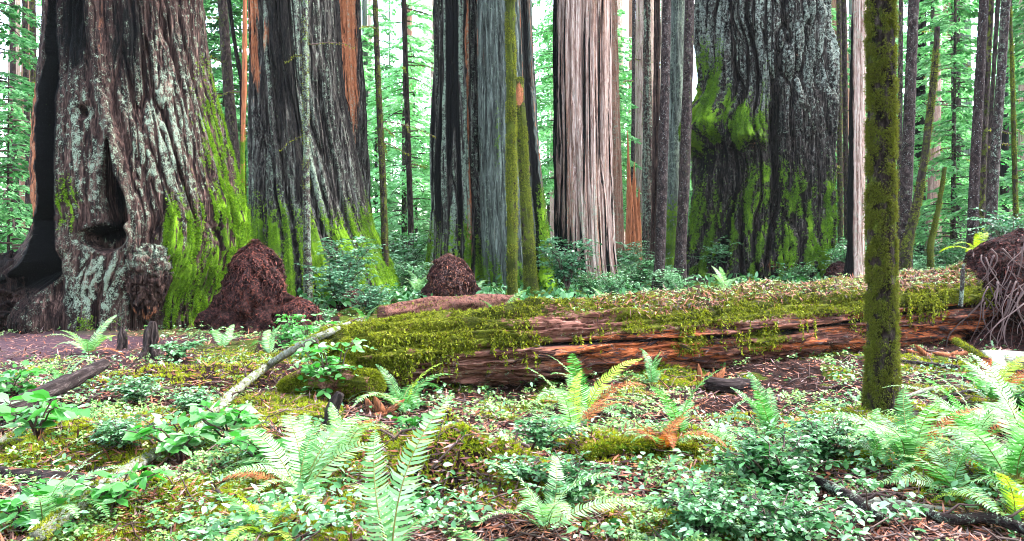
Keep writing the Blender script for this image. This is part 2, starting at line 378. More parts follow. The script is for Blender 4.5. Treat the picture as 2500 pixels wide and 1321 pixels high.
def trunk(label, prof, Y, mat, I=500, rows=380, disp=None, mask=None, group=None, toph=None, name='redwood_tree', cat='tree',
          moss_n=0, moss_mat='mossgreen', moss_size=.05, moss_down=.3, seed=1, basez=None, capped=False, post=None, mfreq=5.):
    prof = np.array(prof, float); pz = CAMZ - (prof[:, 0] - HOR) / F * Y
    o = np.argsort(pz); pz = pz[o]; aL = np.arctan((prof[o, 1] - 1250) / F); aR = np.arctan((prof[o, 2] - 1250) / F); am = (aL + aR) / 2
    xc = Y * np.tan(am); rc_ = Y / np.cos(am) * np.sin((aR - aL) / 2)      # true silhouette of a round trunk
    cxb = xc[0]; zb = float(G(cxb, Y)) - .35
    zb = min(zb, pz[0] - .1)
    ztop = pz[-1]
    zz = np.linspace(zb, ztop + (0 if capped else .25), rows)
    if not capped:
        toph = toph or ztop * 3.2; zz = np.concatenate([zz, np.linspace(zz[-1], toph, 26)[1:]])
    c = np.interp(zz, pz, xc); r = np.interp(zz, pz, rc_)
    k = np.ones(7) / 7; pad = lambda a: np.convolve(np.pad(a, 3, 'edge'), k, 'valid')
    c, r = pad(c), pad(r)
    if not capped:
        dz = max(ztop - pz[0], .5); up = zz > ztop; i0 = int(np.searchsorted(zz, ztop)) - 1; ib = int(np.searchsorted(zz, ztop - .3 * dz))
        sl = (c[i0] - c[ib]) / (zz[i0] - zz[ib]); sr = min(0, (r[i0] - r[ib]) / (zz[i0] - zz[ib])) * .5
        c = np.where(up, c[i0] + sl * (zz - zz[i0]), c); r = np.where(up, np.maximum(r[i0] + sr * (zz - zz[i0]), r[i0] * .35), r)
    th = np.linspace(0, 2 * np.pi, I, endpoint=False)[None] + 0 * zz[:, None]; Z = zz[:, None] + 0 * th; Rr = r[:, None] + 0 * th; C = c[:, None] + 0 * th
    X0 = C + Rr * np.cos(th); YF = Y + Rr * np.minimum(np.sin(th), 0); PX = 1250 + X0 * F / YF; PY = HOR - (Z - CAMZ) * F / YF
    R0 = float(np.median(r)); d = disp(th, Z, R0, PX, PY) if disp else bark(th, Z, R0, seed)
    Re = np.maximum(Rr + d, Rr * .12); X = C + Re * np.cos(th); Yy = Y + Re * np.sin(th)
    if capped:
        Z = Z.copy(); Z[-1] = Z[-1] * 1
    base = np.array([cxb, Y, float(G(cxb, Y))])
    ms = np.zeros(th.shape + (4,))
    if mask: mask(ms, PX, PY, th, Z - base[2], d)
    if I > 250:      # lichen and moss sit on the outer ridges of the bark, leaving the furrows dark as painted shade
        hp = d - sum(np.roll(d, q, 1) for q in range(-14, 15, 2)) / 15; q_ = 2.5 if I == 700 else 1; rdg = sst(-.03 * q_, .015 * q_, hp); ms[..., 2] *= .25 + .85 * rdg; ms[..., 0] *= .45 + .6 * rdg
    V = np.stack([X, Yy, Z], -1) - base
    if post: V = post(V, PX, PY, th)
    J = len(zz); Fa = gf(J, I); Vf = V.reshape(-1, 3)
    root = thing(name, base, label, cat, group)
    if capped:
        Vf = np.concatenate([Vf, V[-1].mean(0)[None] - np.array([[0, 0, .1]])]); q = np.arange(I); cap = np.stack([(J - 1) * I + q, (J - 1) * I + (q + 1) % I, 0 * q + len(Vf) - 1], 1)
        Fa = np.concatenate([Fa[:, [0, 1, 2]], Fa[:, [0, 2, 3]], cap]); ms2 = np.concatenate([ms.reshape(-1, 4), np.zeros((1, 4))])
    else: ms2 = ms
    t = mk('trunk', Vf, Fa, M[mat], root, True, ms2)
    if moss_n:
        dth = np.roll(V, -1, 1) - np.roll(V, 1, 1); dzv = np.gradient(V, axis=0); N = norm(np.cross(dth, dzv)).reshape(-1, 3); Vq = V.reshape(-1, 3)
        w = ms[..., 0] * (N.reshape(V.shape)[..., 1] < .55) * (fbm(X * mfreq, Yy * mfreq, Z * mfreq * .7, 77, 2) > .45) * (PY > -60); w = np.clip(w.ravel() - .25, 0, 1)
        if w.sum() > 0:
            idx = rng.choice(len(w), moss_n, p=w / w.sum())
            tufts(Vq[idx] + rng.normal(size=(moss_n, 3)) * .012, N[idx], moss_size * rng.uniform(.5, 1.3, moss_n), moss_n, moss_down, M[moss_mat], 'moss', root)
    return root, t, V, base

# --- left giant
def d_left(th, z, R, PX, PY):
    d = bark(th, z, R, 101, f=2.6, st=8, A=.17, f2=8, A2=.075, A3=.028, tw=.02)
    front = np.sin(th) < .2
    smoothz = front * sst(330, 250, PX) * sst(40, 120, PY); d = d * (1 - .55 * smoothz) + smoothz * .07 * (fbm(np.cos(th) * 9, np.sin(th) * 9, z * 5, 4, 3) - .5)
    gx = np.interp(PY, [0, 130, 300, 500, 640, 700], [126, 122, 110, 112, 100, 60]); gw = np.interp(PY, [-100, 100, 300, 500, 620, 700], [7, 14, 19, 19, 26, 34])
    d = d - front * 1.15 * np.clip(1.35 - ((PX - gx) / gw) ** 2, 0, 1) ** .5 * sst(-300, 60, PY) * sst(800, 560, PY)
    cx = np.interp(PY, [330, 430, 520, 560], [262, 262, 280, 285]); cw = np.interp(PY, [330, 420, 480, 540, 560], [3, 14, 28, 26, 8])
    d = d - front * .55 * sst(1.25, .75, np.abs(PX - cx) / cw) * sst(320, 400, PY) * sst(585, 555, PY)
    arch = sst(1.15, .8, np.sqrt(((PX - 245) / 62) ** 2 + ((PY - 578) / 36) ** 2)) * sst(545, 570, PY + .25 * (PX - 245)); d = d - front * .5 * arch
    d = d - front * .3 * blob(PX, PY, 196, 272, 11, 13)
    rib = np.interp(PY, [0, 200, 420, 520, 640], [215, 245, 285, 300, 330]); d = d + front * .14 * np.exp(-((PX - rib) / 17) ** 2) * sst(660, 560, PY)
    d = d + front * .16 * blob(PX, PY, 440, 640, 50, 90) + front * .1 * blob(PX, PY, 410, 540, 26, 60)
    d = d + front * .3 * blob(PX, PY, 40, 730, 50, 90) + .35 * sst(600, 680, PY) * sst(150, 60, PX) * (fbm(np.cos(th) * 7, np.sin(th) * 7, z * 1.6, 14, 4) - .5) - front * .35 * blob(PX, PY, 118, 690, 22, 60)
    return d
def m_left(ms, PX, PY, th, z, d):
    f = np.sin(th) < .2
    gx = np.interp(PY, [0, 130, 300, 500, 640, 700], [126, 122, 110, 112, 100, 60]); gw = np.interp(PY, [-100, 100, 300, 500, 620, 700], [9, 16, 22, 22, 30, 40])
    cav = f * sst(1.3, .8, np.abs(PX - gx) / gw) * sst(720, 640, PY)
    ms[..., 0] = .72 * sst(380, 600, PX + (PY - 560) * .25) * sst(330, 640, PY + (PX - 500) * 1.1) + .8 * blob(PX, PY, 415, 560, 25, 80) + .75 * blob(PX, PY, 450, 680, 70, 90) + .6 * blob(PX, PY, 165, 500, 25, 70) + .35 * blob(PX, PY, 220, 790, 90, 40) + .45 * sst(400, 540, PX) * sst(-100, 350, PY)
    sk = fbm(np.cos(th + .05 * z) * 26, np.sin(th + .05 * z) * 26, z * .5, 83, 3); ms[..., 0] *= (.35 + 1.5 * sst(.36, .64, sk)) * (.55 + .45 * np.clip(1 + d / .16, 0, 1)); ms[..., 0] *= (1 - cav)
    ms[..., 1] = 1.5 * cav + .62 * blob(PX, PY, 330, 80, 60, 170) + .55 * blob(PX, PY, 180, 60, 40, 120) + .9 * blob(PX, PY, 240, 570, 60, 32) * (PY < 600) + .8 * blob(PX, PY, 275, 470, 26, 70) + .4 * blob(PX, PY, 350, 420, 50, 100) + .55 * (PX < 85) * sst(560, 640, PY) + .35 * sst(560, 300, PY) * sst(380, 250, PX)  # hollows blackened beyond their char, painting in deep shade
    ms[..., 2] = .35 * blob(PX, PY, 200, 330, 50, 150) + .38 * blob(PX, PY, 230, 690, 90, 110) + .3 * blob(PX, PY, 400, 330, 110, 220) + .33
    ms[..., 3] = .55 * blob(PX, PY, 285, 420, 20, 50) + .3 * blob(PX, PY, 245, 140, 16, 120) + .3 * sst(260, 0, PY) * (PX > 240) + .7 * f * np.exp(-((PX - 78) / 12) ** 2) * sst(620, 500, PY)
prof1 = [(0, 104, 500), (100, 100, 508), (200, 86, 522), (300, 76, 545), (400, 70, 572), (470, 72, 588), (540, 84, 606), (600, 58, 606), (650, 22, 590), (700, 8, 565), (760, -6, 552), (810, -12, 552)]
root1, t1, V1, base1 = trunk('colossal burnt redwood at the far left with a hollow black split and a hanging burl', prof1, 17.6, 'brown', 760, 470, d_left, m_left, moss_n=26000, moss_size=.055, seed=1)
def burl(px, py, Y, r, h, seed, char, amp=.3, label=None):
    J, I = 130, 180; t = np.linspace(0, np.pi, J)[:, None]; th = np.linspace(0, 2 * np.pi, I, endpoint=False)[None]
    z = np.cos(t) + 0 * th; pr = np.sin(t) ** .8 * (1 + .42 * z if seed == 88 else 1 - .2 * z) + 0 * th
    x = np.cos(th) * pr; y = np.sin(th) * pr
    nz = fbm(x * 3 + fbm(x * 2, y * 2, z * 2, 5, 2) * 2, y * 3, z * 5, seed, 3); k = np.clip(np.abs(nz - .5) / .1, 0, 1)
    s = 1 + .2 * (k - 1) + amp * (fbm(x * 1.7, y * 1.7, z * 1.7, seed + 3, 3) - .5) + .1 * (fbm(x * 9, y * 9, z * 9, seed + 4, 2) - .5)
    V = np.stack([x * s * r + .03 * z, y * s * r * .87, z * s * h], -1) + P3(px, py, Y) - base1
    ms = np.zeros((J, I, 4)); ms[..., 1] = char * sst(-.7, .2, z); ms[..., 2] = .55 * sst(-.3, .5, z) * (seed == 88); ms[..., 3] = .5 * sst(-.2, -.9, z) * (seed == 88)
    o = mk('burl', V, gf(J, I), M['brown'], root1, True, ms)
    if label: o['label'] = label
burl(358, 686, 15.82, .46, .76, 88, .35)
burl(40, 712, 16.2, .62, .74, 188, .62, 1.1, 'black gnarled burl at the foot of the hollow side')
burl(-5, 775, 15.9, .6, .4, 288, .62, 1.1, 'low black root swelling')

# --- second redwood, fluted
def streakm(moss_y0, moss_y1, lich=.45, char=.3, orange=None, mossx=None):
    def f(ms, PX, PY, th, z, d):
        s = vn(np.cos(th) * 5, np.sin(th) * 5, z * .12, 61); s2 = vn(np.cos(th) * 7, np.sin(th) * 7, z * .1, 62)
        ms[..., 0] = .95 * sst(moss_y0, moss_y1, PY + 90 * (s - .5)) * (.6 + .4 * np.clip(1 + d / .12, 0, 1))
        if mossx: ms[..., 0] *= mossx(PX, PY)
        ms[..., 1] = char * 2 * sst(.45, .75, s2) * (1 - .6 * ms[..., 0]) * sst(-.16, .02, d + .06)
        ms[..., 2] = lich * (.5 + s) * (1 - ms[..., 1])
        if orange: ms[..., 3] = orange(PX, PY)
    return f
prof2 = [(0, 604, 826), (120, 606, 832), (240, 609, 844), (360, 610, 868), (485, 609, 898), (560, 610, 922), (605, 604, 944), (650, 594, 966), (700, 586, 984)]
def m2(ms, PX, PY, th, z, d):
    streakm(380, 620, .5, .3, lambda a, b: .75 * np.exp(-((a - np.interp(b, [0, 300], [615, 622])) / 12) ** 2) * sst(330, 150, b) + .7 * blob(a, b, 645, 90, 10, 60))(ms, PX, PY, th, z, d)
    ms[..., 0] += .55 * sst(500, 620, PY) * sst(720, 640, PX) + .6 * sst(430, 620, PY) * sst(770, 860, PX)
trunk('wide fluted redwood with white-green lichen streaks and mossy base, right of the colossal burnt one', prof2, 24.5, 'streak', 600, 400,
      lambda th, z, R, a, b: bark(th, z, R, 203, f=2.6, st=26, A=.2, f2=7, A2=.09, A3=.02, tw=.03, warp=.25), m2, moss_n=14000, moss_size=.055)
prof3 = [(0, 800, 881), (150, 804, 886), (300, 816, 897), (485, 830, 908), (600, 838, 925), (650, 836, 934)]
trunk('redwood with exposed orange wood, half hidden behind the fluted redwood', prof3, 29.5, 'streak', 360, 260,
      lambda th, z, R, a, b: bark(th, z, R, 303, f=2.4, st=16, A=.15, f2=7, A2=.06), lambda ms, PX, PY, th, z, d: (streakm(430, 620, .4, .3, lambda a, b: .8 * sst(868, 850, a + (b * -.03)) * sst(330, 120, b) + .55 * sst(700, 200, b) * sst(890, 870, a))(ms, PX, PY, th, z, d)))
# --- fused pair in the middle
prof4 = [(0, 1050, 1172), (200, 1050, 1174), (350, 1050, 1178), (480, 1048, 1184), (600, 1042, 1190), (680, 1034, 1196)]
def m4(ms, PX, PY, th, z, d):
    streakm(470, 640, .62, .5, lambda a, b: .7 * np.exp(-((a - np.interp(b, [0, 600], [1146, 1152])) / 10) ** 2) + .35 * blob(a, b, 1075, 150, 12, 200) + .8 * blob(a, b, 1148, 560, 9, 60))(ms, PX, PY, th, z, d)
trunk('dark redwood with white lichen blotches, left half of the joined middle pair', prof4, 27.6, 'streak', 440, 330,
      lambda th, z, R, a, b: bark(th, z, R, 403, f=2.2, st=16, A=.17, f2=7, A2=.08) - .25 * (np.sin(th) < 0) * np.exp(-((a - 1158) / 5) ** 2), m4, moss_n=6000, moss_size=.055)
prof5 = [(0, 1163, 1300), (150, 1164, 1306), (300, 1166, 1315), (480, 1170, 1331), (600, 1174, 1346), (680, 1180, 1356), (720, 1182, 1362)]
def m5(ms, PX, PY, th, z, d):
    streakm(560, 700, .35, .0)(ms, PX, PY, th, z, d); ms[..., 1] = .95 * np.exp(-((PX - np.interp(PY, [0, 300, 560], [1288, 1300, 1318])) / 10) ** 2) + .3 * sst(1300, 1330, PX)
    ms[..., 3] = .5 * sst(.5, .8, vn(np.cos(th) * 9, np.sin(th) * 9, z * .1, 55)); ms[..., 1] += .6 * sst(.55, .85, vn(np.cos(th) * 12, np.sin(th) * 12, z * .15, 56)); ms[..., 0] += .6 * blob(PX, PY, 1215, 330, 10, 120) + .75 * sst(1290, 1330, PX) * sst(380, 500, PY)
trunk('smooth grey-green redwood, right half of the joined middle pair', prof5, 26.6, 'grey', 460, 340,
      lambda th, z, R, a, b: bark(th, z, R, 503, f=3, st=22, A=.08, f2=10, A2=.045) - .3 * (np.sin(th) < 0) * np.exp(-((a - np.interp(b, [0, 300, 560], [1288, 1300, 1318])) / 6) ** 2), m5, moss_n=6000, moss_size=.055)
# --- pale one
prof6 = [(0, 1351, 1494), (200, 1350, 1495), (400, 1350, 1497), (540, 1350, 1500), (620, 1352, 1504), (680, 1354, 1512), (715, 1350, 1516)]
def m6(ms, PX, PY, th, z, d):
    s = vn(np.cos(th) * 8, np.sin(th) * 8, z * .1, 66)
    ms[..., 1] = .7 * sst(1398, 1356, PX) * (.5 + s) + .7 * blob(PX, PY, 1392, 690, 30, 130) + .35 * sst(520, 700, PY)  # darker left side paints the trunk's shaded flank into the bark
    s3 = vn(np.cos(th) * 11, np.sin(th) * 11, z * .07, 67); ms[..., 3] = .62 * sst(.5, .8, s3); ms[..., 1] += .8 * sst(.58, .82, vn(np.cos(th) * 14, np.sin(th) * 14, z * .16, 68))
    ms[..., 2] = .28 + .3 * s * sst(300, 600, PY); ms[..., 0] = .5 * sst(560, 700, PY)
trunk('pale pinkish striped redwood standing centre, bright bark in straight vertical strips', prof6, 28.2, 'pale', 480, 330,
      lambda th, z, R, a, b: bark(th, z, R, 603, f=3.2, st=34, A=.14, f2=9, A2=.07, warp=.12) , m6)
# --- right giant with burl ledge
def d_right(th, z, R, PX, PY):
    d = bark(th, z, R, 707, f=2.1, st=11, A=.5, f2=6, A2=.22, A3=.05, tw=.012, warp=.55, w1=.14)
    d = d + .2 * (fbm(np.cos(th) * 5, np.sin(th) * 5, z * 1.6, 71, 3) - .5) * sst(250, 500, PY)
    f = np.sin(th) < .3
    en = 150 * (fbm(np.cos(th) * 7, np.sin(th) * 7, z * .5, 73, 4) - .5); lo = sst(205, 315, PY + en * .6) * sst(364, 318, PY + en) * sst(1905, 1815, PX + en) * (.65 + .7 * fbm(np.cos(th) * 5, np.sin(th) * 5, z * 1.5, 74, 2))
    d = d + f * .62 * lo - f * .18 * sst(335, 360, PY + en) * sst(460, 380, PY) * sst(1890, 1830, PX)
    d = d - f * .5 * blob(PX, PY, 1893, 330, 13, 150) - f * .35 * blob(PX, PY, 1830, 95, 9, 16) + f * .3 * blob(PX, PY, 1893, 232, 9, 34)
    return d
def m_right(ms, PX, PY, th, z, d):
    wq = 1.6 * (fbm(np.cos(th) * 3, np.sin(th) * 3, z * .8, 79, 3) - .5); n = fbm(np.cos(th) * 9 + wq, np.sin(th) * 9 - wq, z * .55 + wq, 72, 4); rg = np.clip(1 + (d + .05) / .4, 0, 1)
    ms[..., 0] = (.4 * sst(360, 560, PY) + .75 * sst(1950, 2010, PX + (PY - 600) * -.1) * sst(430, 520, PY) + .9 * sst(215, 300, PY + 160 * (n - .5)) * sst(364, 318, PY + 150 * (fbm(np.cos(th) * 7, np.sin(th) * 7, z * .5, 73, 4) - .5)) * sst(1900, 1820, PX + 120 * (n - .5)) + .3 * blob(PX, PY, 1775, 190, 90, 110) + .45 * blob(PX, PY, 1715, 250, 30, 120) + .5 * blob(PX, PY, 1893, 235, 10, 40) + .35 * blob(PX, PY, 1900, 470, 60, 90)) * rg * (.2 + 2.0 * sst(.35, .65, n)) + .16 * sst(0, 300, PY)
    ms[..., 1] = .45 * (1 - rg) + .75 * sst(340, 362, PY + 70 * (n - .5)) * sst(620, 380, PY) * sst(1900, 1700, PX) * n + .3 * blob(PX, PY, 1770, 560, 30, 60)  # furrows and the zone below the ledge darkened as painted shade
    ms[..., 2] = .3 + .5 * sst(400, 100, PY) * n
    ms[..., 3] = .4 * blob(PX, PY, 1840, 350, 30, 25) + .55 * blob(PX, PY, 1900, 650, 50, 25) + .35 * blob(PX, PY, 1960, 150, 30, 150)
prof8 = [(0, 1700, 2034), (100, 1696, 2034), (200, 1698, 2034), (260, 1694, 2036), (320, 1690, 2036), (400, 1694, 2034), (500, 1690, 2034), (560, 1682, 2040), (620, 1668, 2040), (680, 1650, 2036), (715, 1644, 2036)]
trunk('enormous gnarled redwood at right with a mossy overhanging burl ledge', prof8, 31.5, 'gnarl', 700, 460, d_right, m_right, moss_n=26000, moss_size=.075, moss_down=.2)

# --- middling and slender trunks : label, points (py, x, w), Y, material, masks(moss,char,lichen,wood), seed
def slim(label, pts, Y, mat, mk4=(0, 0, 0, 0), seed=1, A=.012, name='hemlock_tree', group=None, capped=False, mossn=0, I=56, rows=150, msize=.035, down=.6, st=6, mfun=None, f=9, toph=None, branches=0, mossm='moss'):
    prof = [(p, x - w / 2, x + w / 2) for p, x, w in pts]
    def mask(ms, PX, PY, th, z, d):
        n = fbm(np.cos(th) * 1.5, np.sin(th) * 1.5, z * .7, seed + 5, 2)
        for i in range(4): ms[..., i] = mk4[i] * (.6 + .8 * n)
        if mfun: mfun(ms, PX, PY, th, z, n)
    def dd(th, z, R, a, b):
        return bark(th, z, R, seed, f=f, st=st, A=A, f2=f * 2.3, A2=A * .5, A3=A * .5, warp=.05) + .08 * R * (fbm(np.cos(th), np.sin(th), z * .6, seed, 2) - .5) + .5 * R * np.exp(-np.clip(z - z.min() - .3, 0, 9) / (1.6 * R)) * (.5 + .5 * np.cos(th * 4 + seed))
    r, t, V, base = trunk(label, prof, Y, mat, I, rows, dd, mask, group, name=name, moss_n=mossn, moss_mat=mossm, moss_size=msize, moss_down=down, mfreq=5. if Y > 10 else 16., seed=seed, capped=capped, toph=toph)
    rr = random.Random(seed)
    for k in range(branches):
        j = rr.randint(int(rows * .35), rows - 8); c = V[j].mean(0); rad = np.abs(V[j, :, 0] - c[0]).max()
        az = rr.uniform(0, 6.28); L = rr.uniform(.5, 1.7) * Y / 25; el = rr.uniform(-.15, .35)
        pts_ = [c + np.array([math.cos(az), math.sin(az), 0]) * rad * .5]
        for s in range(1, 6):
            pts_.append(pts_[0] + np.array([math.cos(az) * L * s / 5, math.sin(az) * L * s / 5, el * L * s / 5 - .25 * L * (s / 5) ** 2 + rr.uniform(-.03, .03)]))
        mb = MB(); mb.add(*tube(spl(pts_, 12), np.linspace(.022, .006, 12) * Y / 25, 5, .4, k)); Q = spl(pts_, 40); D = rdir(80, -.8)
        PP = np.repeat(Q, 2, 0); v, fa = scatter(DIAM[0], DIAM[1], PP, D, rdir(80), .07 * Y / 25); mb.add(v, fa, 1)
        mb.build('branch', [M['twig'], M['moss']], r)
    return r, V, base

slim('thin dark trunk with mossy foot at the left edge of the photo', [(-20, 30, 13), (250, 32, 16), (560, 36, 30), (640, 38, 40)], 36, 'slimmoss', (.3, .3, .1, 0), 11, rows=110)
slim('slim trunk showing beside the left rim of the burnt giant, further left of two', [(-20, 60, 14), (300, 66, 15), (630, 72, 18)], 30, 'slimmoss', (.35, 0, .2, 0), 12, branches=4, rows=110)
slim('slim mossy trunk touching the left rim of the burnt giant', [(-20, 79, 17), (300, 84, 18), (630, 88, 20)], 31, 'slimmoss', (.5, 0, .1, 0), 13, branches=4, rows=110)
slim('brown-grey trunk leaning left in the gap between the burnt giant and fluted redwood', [(-20, 541, 24), (200, 556, 27), (424, 576, 29), (560, 584, 34)], 30, 'slimmoss', (.35, 0, .3, 0), 14, branches=5)
slim('dark crooked sapling crossing behind the orange pole', [(-20, 556, 9), (100, 572, 10), (200, 590, 11), (330, 592, 13), (560, 598, 14)], 27, 'slimmoss', (.2, .6, 0, 0), 15, branches=5, name='sapling')
slim('slender orange pole-like trunk with moss on its lower part', [(-20, 598, 11), (200, 597, 12), (350, 593, 12), (520, 591, 14), (580, 592, 16)], 22.5, 'warm', (0, 0, 0, .8), 16, mossn=900, mfun=lambda ms, PX, PY, th, z, n: ms.__setitem__((..., 0), 1.1 * sst(240, 420, PY)))
slim('thin lichen-speckled trunk standing in front of the fluted redwood', [(-20, 744, 16), (200, 747, 16), (420, 748, 17), (600, 750, 20), (655, 752, 24)], 20.5, 'slim', (.3, .1, .55, 0), 17, mossn=1500, branches=3)
slim('slender mossy brown trunk just right of the fluted redwoods', [(-20, 915, 14), (200, 923, 15), (420, 934, 16), (640, 941, 17)], 24, 'slimmoss', (.55, 0, 0, 0), 18, branches=5, mossn=2500)
slim('thin straight trunk midway between the fluted redwood and middle pair', [(-20, 985, 12), (250, 993, 13), (520, 1002, 15), (620, 1004, 17)], 31, 'slimmoss', (.3, 0, .1, 0), 19, branches=6)
rA, VA, bA = slim('slender trunk coated in olive moss rising in front of the grey middle redwood', [(-20, 1245, 25), (200, 1248, 24), (450, 1249, 25), (700, 1252, 27), (752, 1252, 32)], 20.6, 'slimmoss', (1.0, 0, 0, 0), 21, A=.02, mossn=9000, I=80, rows=260)
slim('broken-topped mossy trunk with a red scar beside the olive-mossed slender one', [(190, 1266, 22), (230, 1268, 24), (450, 1281, 26), (640, 1292, 32), (712, 1297, 38)], 23.4, 'slimmoss', (.9, 0, 0, 0), 22, A=.02, mossn=8000, I=80, rows=200, capped=True,
     mfun=lambda ms, PX, PY, th, z, n: (ms.__setitem__((..., 3), 2.4 * blob(PX, PY, 1267, 232, 9, 24)), ms.__setitem__((..., 0), ms[..., 0] * (1 - blob(PX, PY, 1267, 232, 12, 30)))))
slim('reddish-brown trunk pressed against the right side of the pale redwood', [(-20, 1494, 26), (300, 1500, 30), (600, 1508, 30), (665, 1508, 36)], 31.5, 'warm', (.15, 0, .45, 0), 23, A=.03, name='redwood_tree', f=4)
slim('striped brown redwood trunk behind the splintered stump', [(-20, 1580, 20), (300, 1580, 23), (560, 1583, 30), (625, 1583, 40)], 38, 'brown', (.1, 0, .5, .2), 24, A=.05, name='redwood_tree', f=3, st=20)
slim('darker narrow redwood left of the lone dark leaning trunk', [(-20, 1606, 17), (300, 1602, 19), (600, 1597, 20), (640, 1596, 24)], 34, 'brown', (.1, .25, .2, 0), 25, A=.04, name='redwood_tree', f=3, st=20)
slim('slim dark purple-brown trunk leaning right, left of the gnarled giant', [(-20, 1628, 22), (200, 1624, 23), (450, 1617, 25), (640, 1611, 27), (705, 1606, 32)], 24.5, 'slim', (.05, .2, .1, 0), 26, I=80)
slim('blue-green lichened redwood behind the dark leaning trunk', [(-20, 1652, 42), (300, 1646, 42), (500, 1640, 52), (645, 1636, 70)], 36, 'grey', (0, .1, .5, 0), 27, A=.05, name='redwood_tree', f=3, st=16, mfun=lambda ms, PX, PY, th, z, n: ms.__setitem__((..., 0), .9 * sst(400, 560, PY)))
slim('thick dark trunk immediately left of the gnarled giant', [(-20, 1684, 24), (200, 1680, 25), (450, 1670, 27), (620, 1662, 28), (672, 1660, 34)], 27.5, 'slim', (.2, .1, 0, 0), 28)
slim('thin bluish trunk far behind the splintered stump', [(-20, 1548, 9), (300, 1546, 10), (620, 1542, 12)], 48, 'slim', (.1, 0, .3, 0), 29, rows=90, branches=3)
slim('mossy slim trunk just right of the gnarled giant, left of two', [(-20, 2048, 13), (300, 2050, 14), (600, 2052, 15)], 37, 'slimmoss', (.55, 0, 0, 0), 31, branches=4, rows=110)
slim('mossy slim trunk just right of the gnarled giant, right of two', [(-20, 2060, 13), (300, 2064, 13), (600, 2068, 15)], 34, 'slimmoss', (.4, 0, 0, 0), 32, branches=5, rows=110)
slim('pale grey fibrous cedar right beside the near mossy trunk', [(-20, 2100, 34), (150, 2095, 38), (400, 2092, 42), (600, 2090, 46), (690, 2086, 58)], 22, 'pale', (.0, .1, .4, 0), 33, A=.03, I=140, rows=260, name='redwood_tree', f=5, st=18, mfun=lambda ms, PX, PY, th, z, n: ms.__setitem__((..., 1), .3 + .9 * sst(2090, 2074, PX)))  # left flank darkened: the side away from the light is painted in
slim('thin trunk peeking out right of the near mossy trunk', [(-20, 2200, 12), (300, 2197, 13), (600, 2194, 14)], 30, 'slim', (.3, 0, 0, 0), 34, rows=110)
slim('purple-grey speckled trunk leaning right, behind the near mossy trunk', [(-20, 2232, 28), (300, 2219, 29), (500, 2212, 31), (605, 2210, 38)], 23, 'slim', (.1, 0, .25, 0), 35, I=90)
slim('strongly leaning mossy snag with a broken top among the right-hand trunks', [(66, 2289, 14), (200, 2279, 17), (380, 2258, 19), (500, 2238, 22), (610, 2212, 28)], 21, 'slimmoss', (.55, 0, .2, 0), 36, capped=True, mossn=3500, I=70)
slim('pinkish splintered dead redwood behind the leaning mossy snag', [(95, 2288, 16), (250, 2285, 26), (450, 2280, 32), (590, 2280, 46)], 41, 'pale', (0, .15, .2, .5), 37, A=.06, capped=True, name='redwood_snag', f=3, st=20)
slim('black burnt trunk far behind the leaning snag', [(-20, 2252, 22), (250, 2247, 24), (590, 2244, 32)], 44, 'brown', (0, .8, .1, 0), 38, A=.04, f=3, rows=100, name='redwood_tree')
slim('small mossy leaning stub in the right-hand thicket', [(408, 2307, 11), (500, 2293, 13), (600, 2271, 18)], 23, 'slimmoss', (1.1, 0, 0, 0), 39, capped=True, mossn=1500, rows=80)
slim('thin brown trunk in the right-hand thicket, left of a close pair', [(-20, 2325, 9), (300, 2327, 10), (600, 2330, 12)], 37, 'slim', (.3, 0, .1, 0), 41, rows=100, branches=4)
slim('thin brown trunk in the right-hand thicket, right of a close pair', [(-20, 2338, 12), (300, 2341, 13), (600, 2341, 15)], 34, 'slim', (.2, 0, .3, 0), 42, rows=100, branches=4)
slim('darkest straight trunk of the right-hand clump', [(-20, 2403, 24), (200, 2392, 26), (400, 2381, 27), (580, 2374, 31)], 20, 'slim', (.1, .45, 0, 0), 43, I=90)
slim('olive trunk grown close against the darkest trunk of the right-hand clump', [(-20, 2421, 15), (200, 2410, 16), (400, 2401, 18), (570, 2394, 22)], 20.6, 'slimmoss', (.5, 0, 0, 0), 44)
slim('slim trunk between the olive and the speckled trunks on the right', [(-20, 2438, 12), (300, 2418, 12), (560, 2406, 14)], 27, 'slimmoss', (.3, .2, 0, 0), 45, rows=110)
slim('grey-speckled trunk leaning right near the right edge', [(-20, 2457, 24), (200, 2443, 25), (400, 2428, 27), (570, 2418, 30)], 21.5, 'slim', (.15, 0, .4, 0), 46, I=90)
slim('thin mossy trunk leaning left at the right edge', [(-20, 2465, 10), (200, 2472, 12), (560, 2481, 14)], 22, 'slimmoss', (.7, 0, 0, 0), 47, mossn=1500, branches=5)
slim('dark trunk far back near the right edge', [(-20, 2452, 20), (300, 2452, 22), (600, 2452, 26)], 45, 'brown', (0, .7, 0, 0), 48, rows=90, name='redwood_tree')
slim('pale far trunk cut by the right edge of the photo', [(-20, 2497, 20), (300, 2497, 22), (600, 2497, 26)], 42, 'pale', (0, 0, .2, 0), 49, rows=90, name='redwood_tree')

# near mossy trunk
def mfront(ms, PX, PY, th, z, n):
    ms[..., 0] = .02 + .7 * fbm(np.cos(th) * 3, np.sin(th) * 3, z * 7, 91, 4) + .25 * np.abs(np.cos(th))
slim('near mossy trunk standing in front of the fallen log, thickest of the young trees', [(-20, 2150, 66), (200, 2153, 68), (500, 2151, 71), (800, 2152, 75), (930, 2154, 79), (1000, 2157, 98), (1040, 2161, 128)], 7.9, 'slimmoss', (.9, 0, 0, 0), 51,
     A=.012, mossm='mossdark', mossn=60000, I=220, rows=520, msize=.024, down=.9, mfun=mfront, f=12)

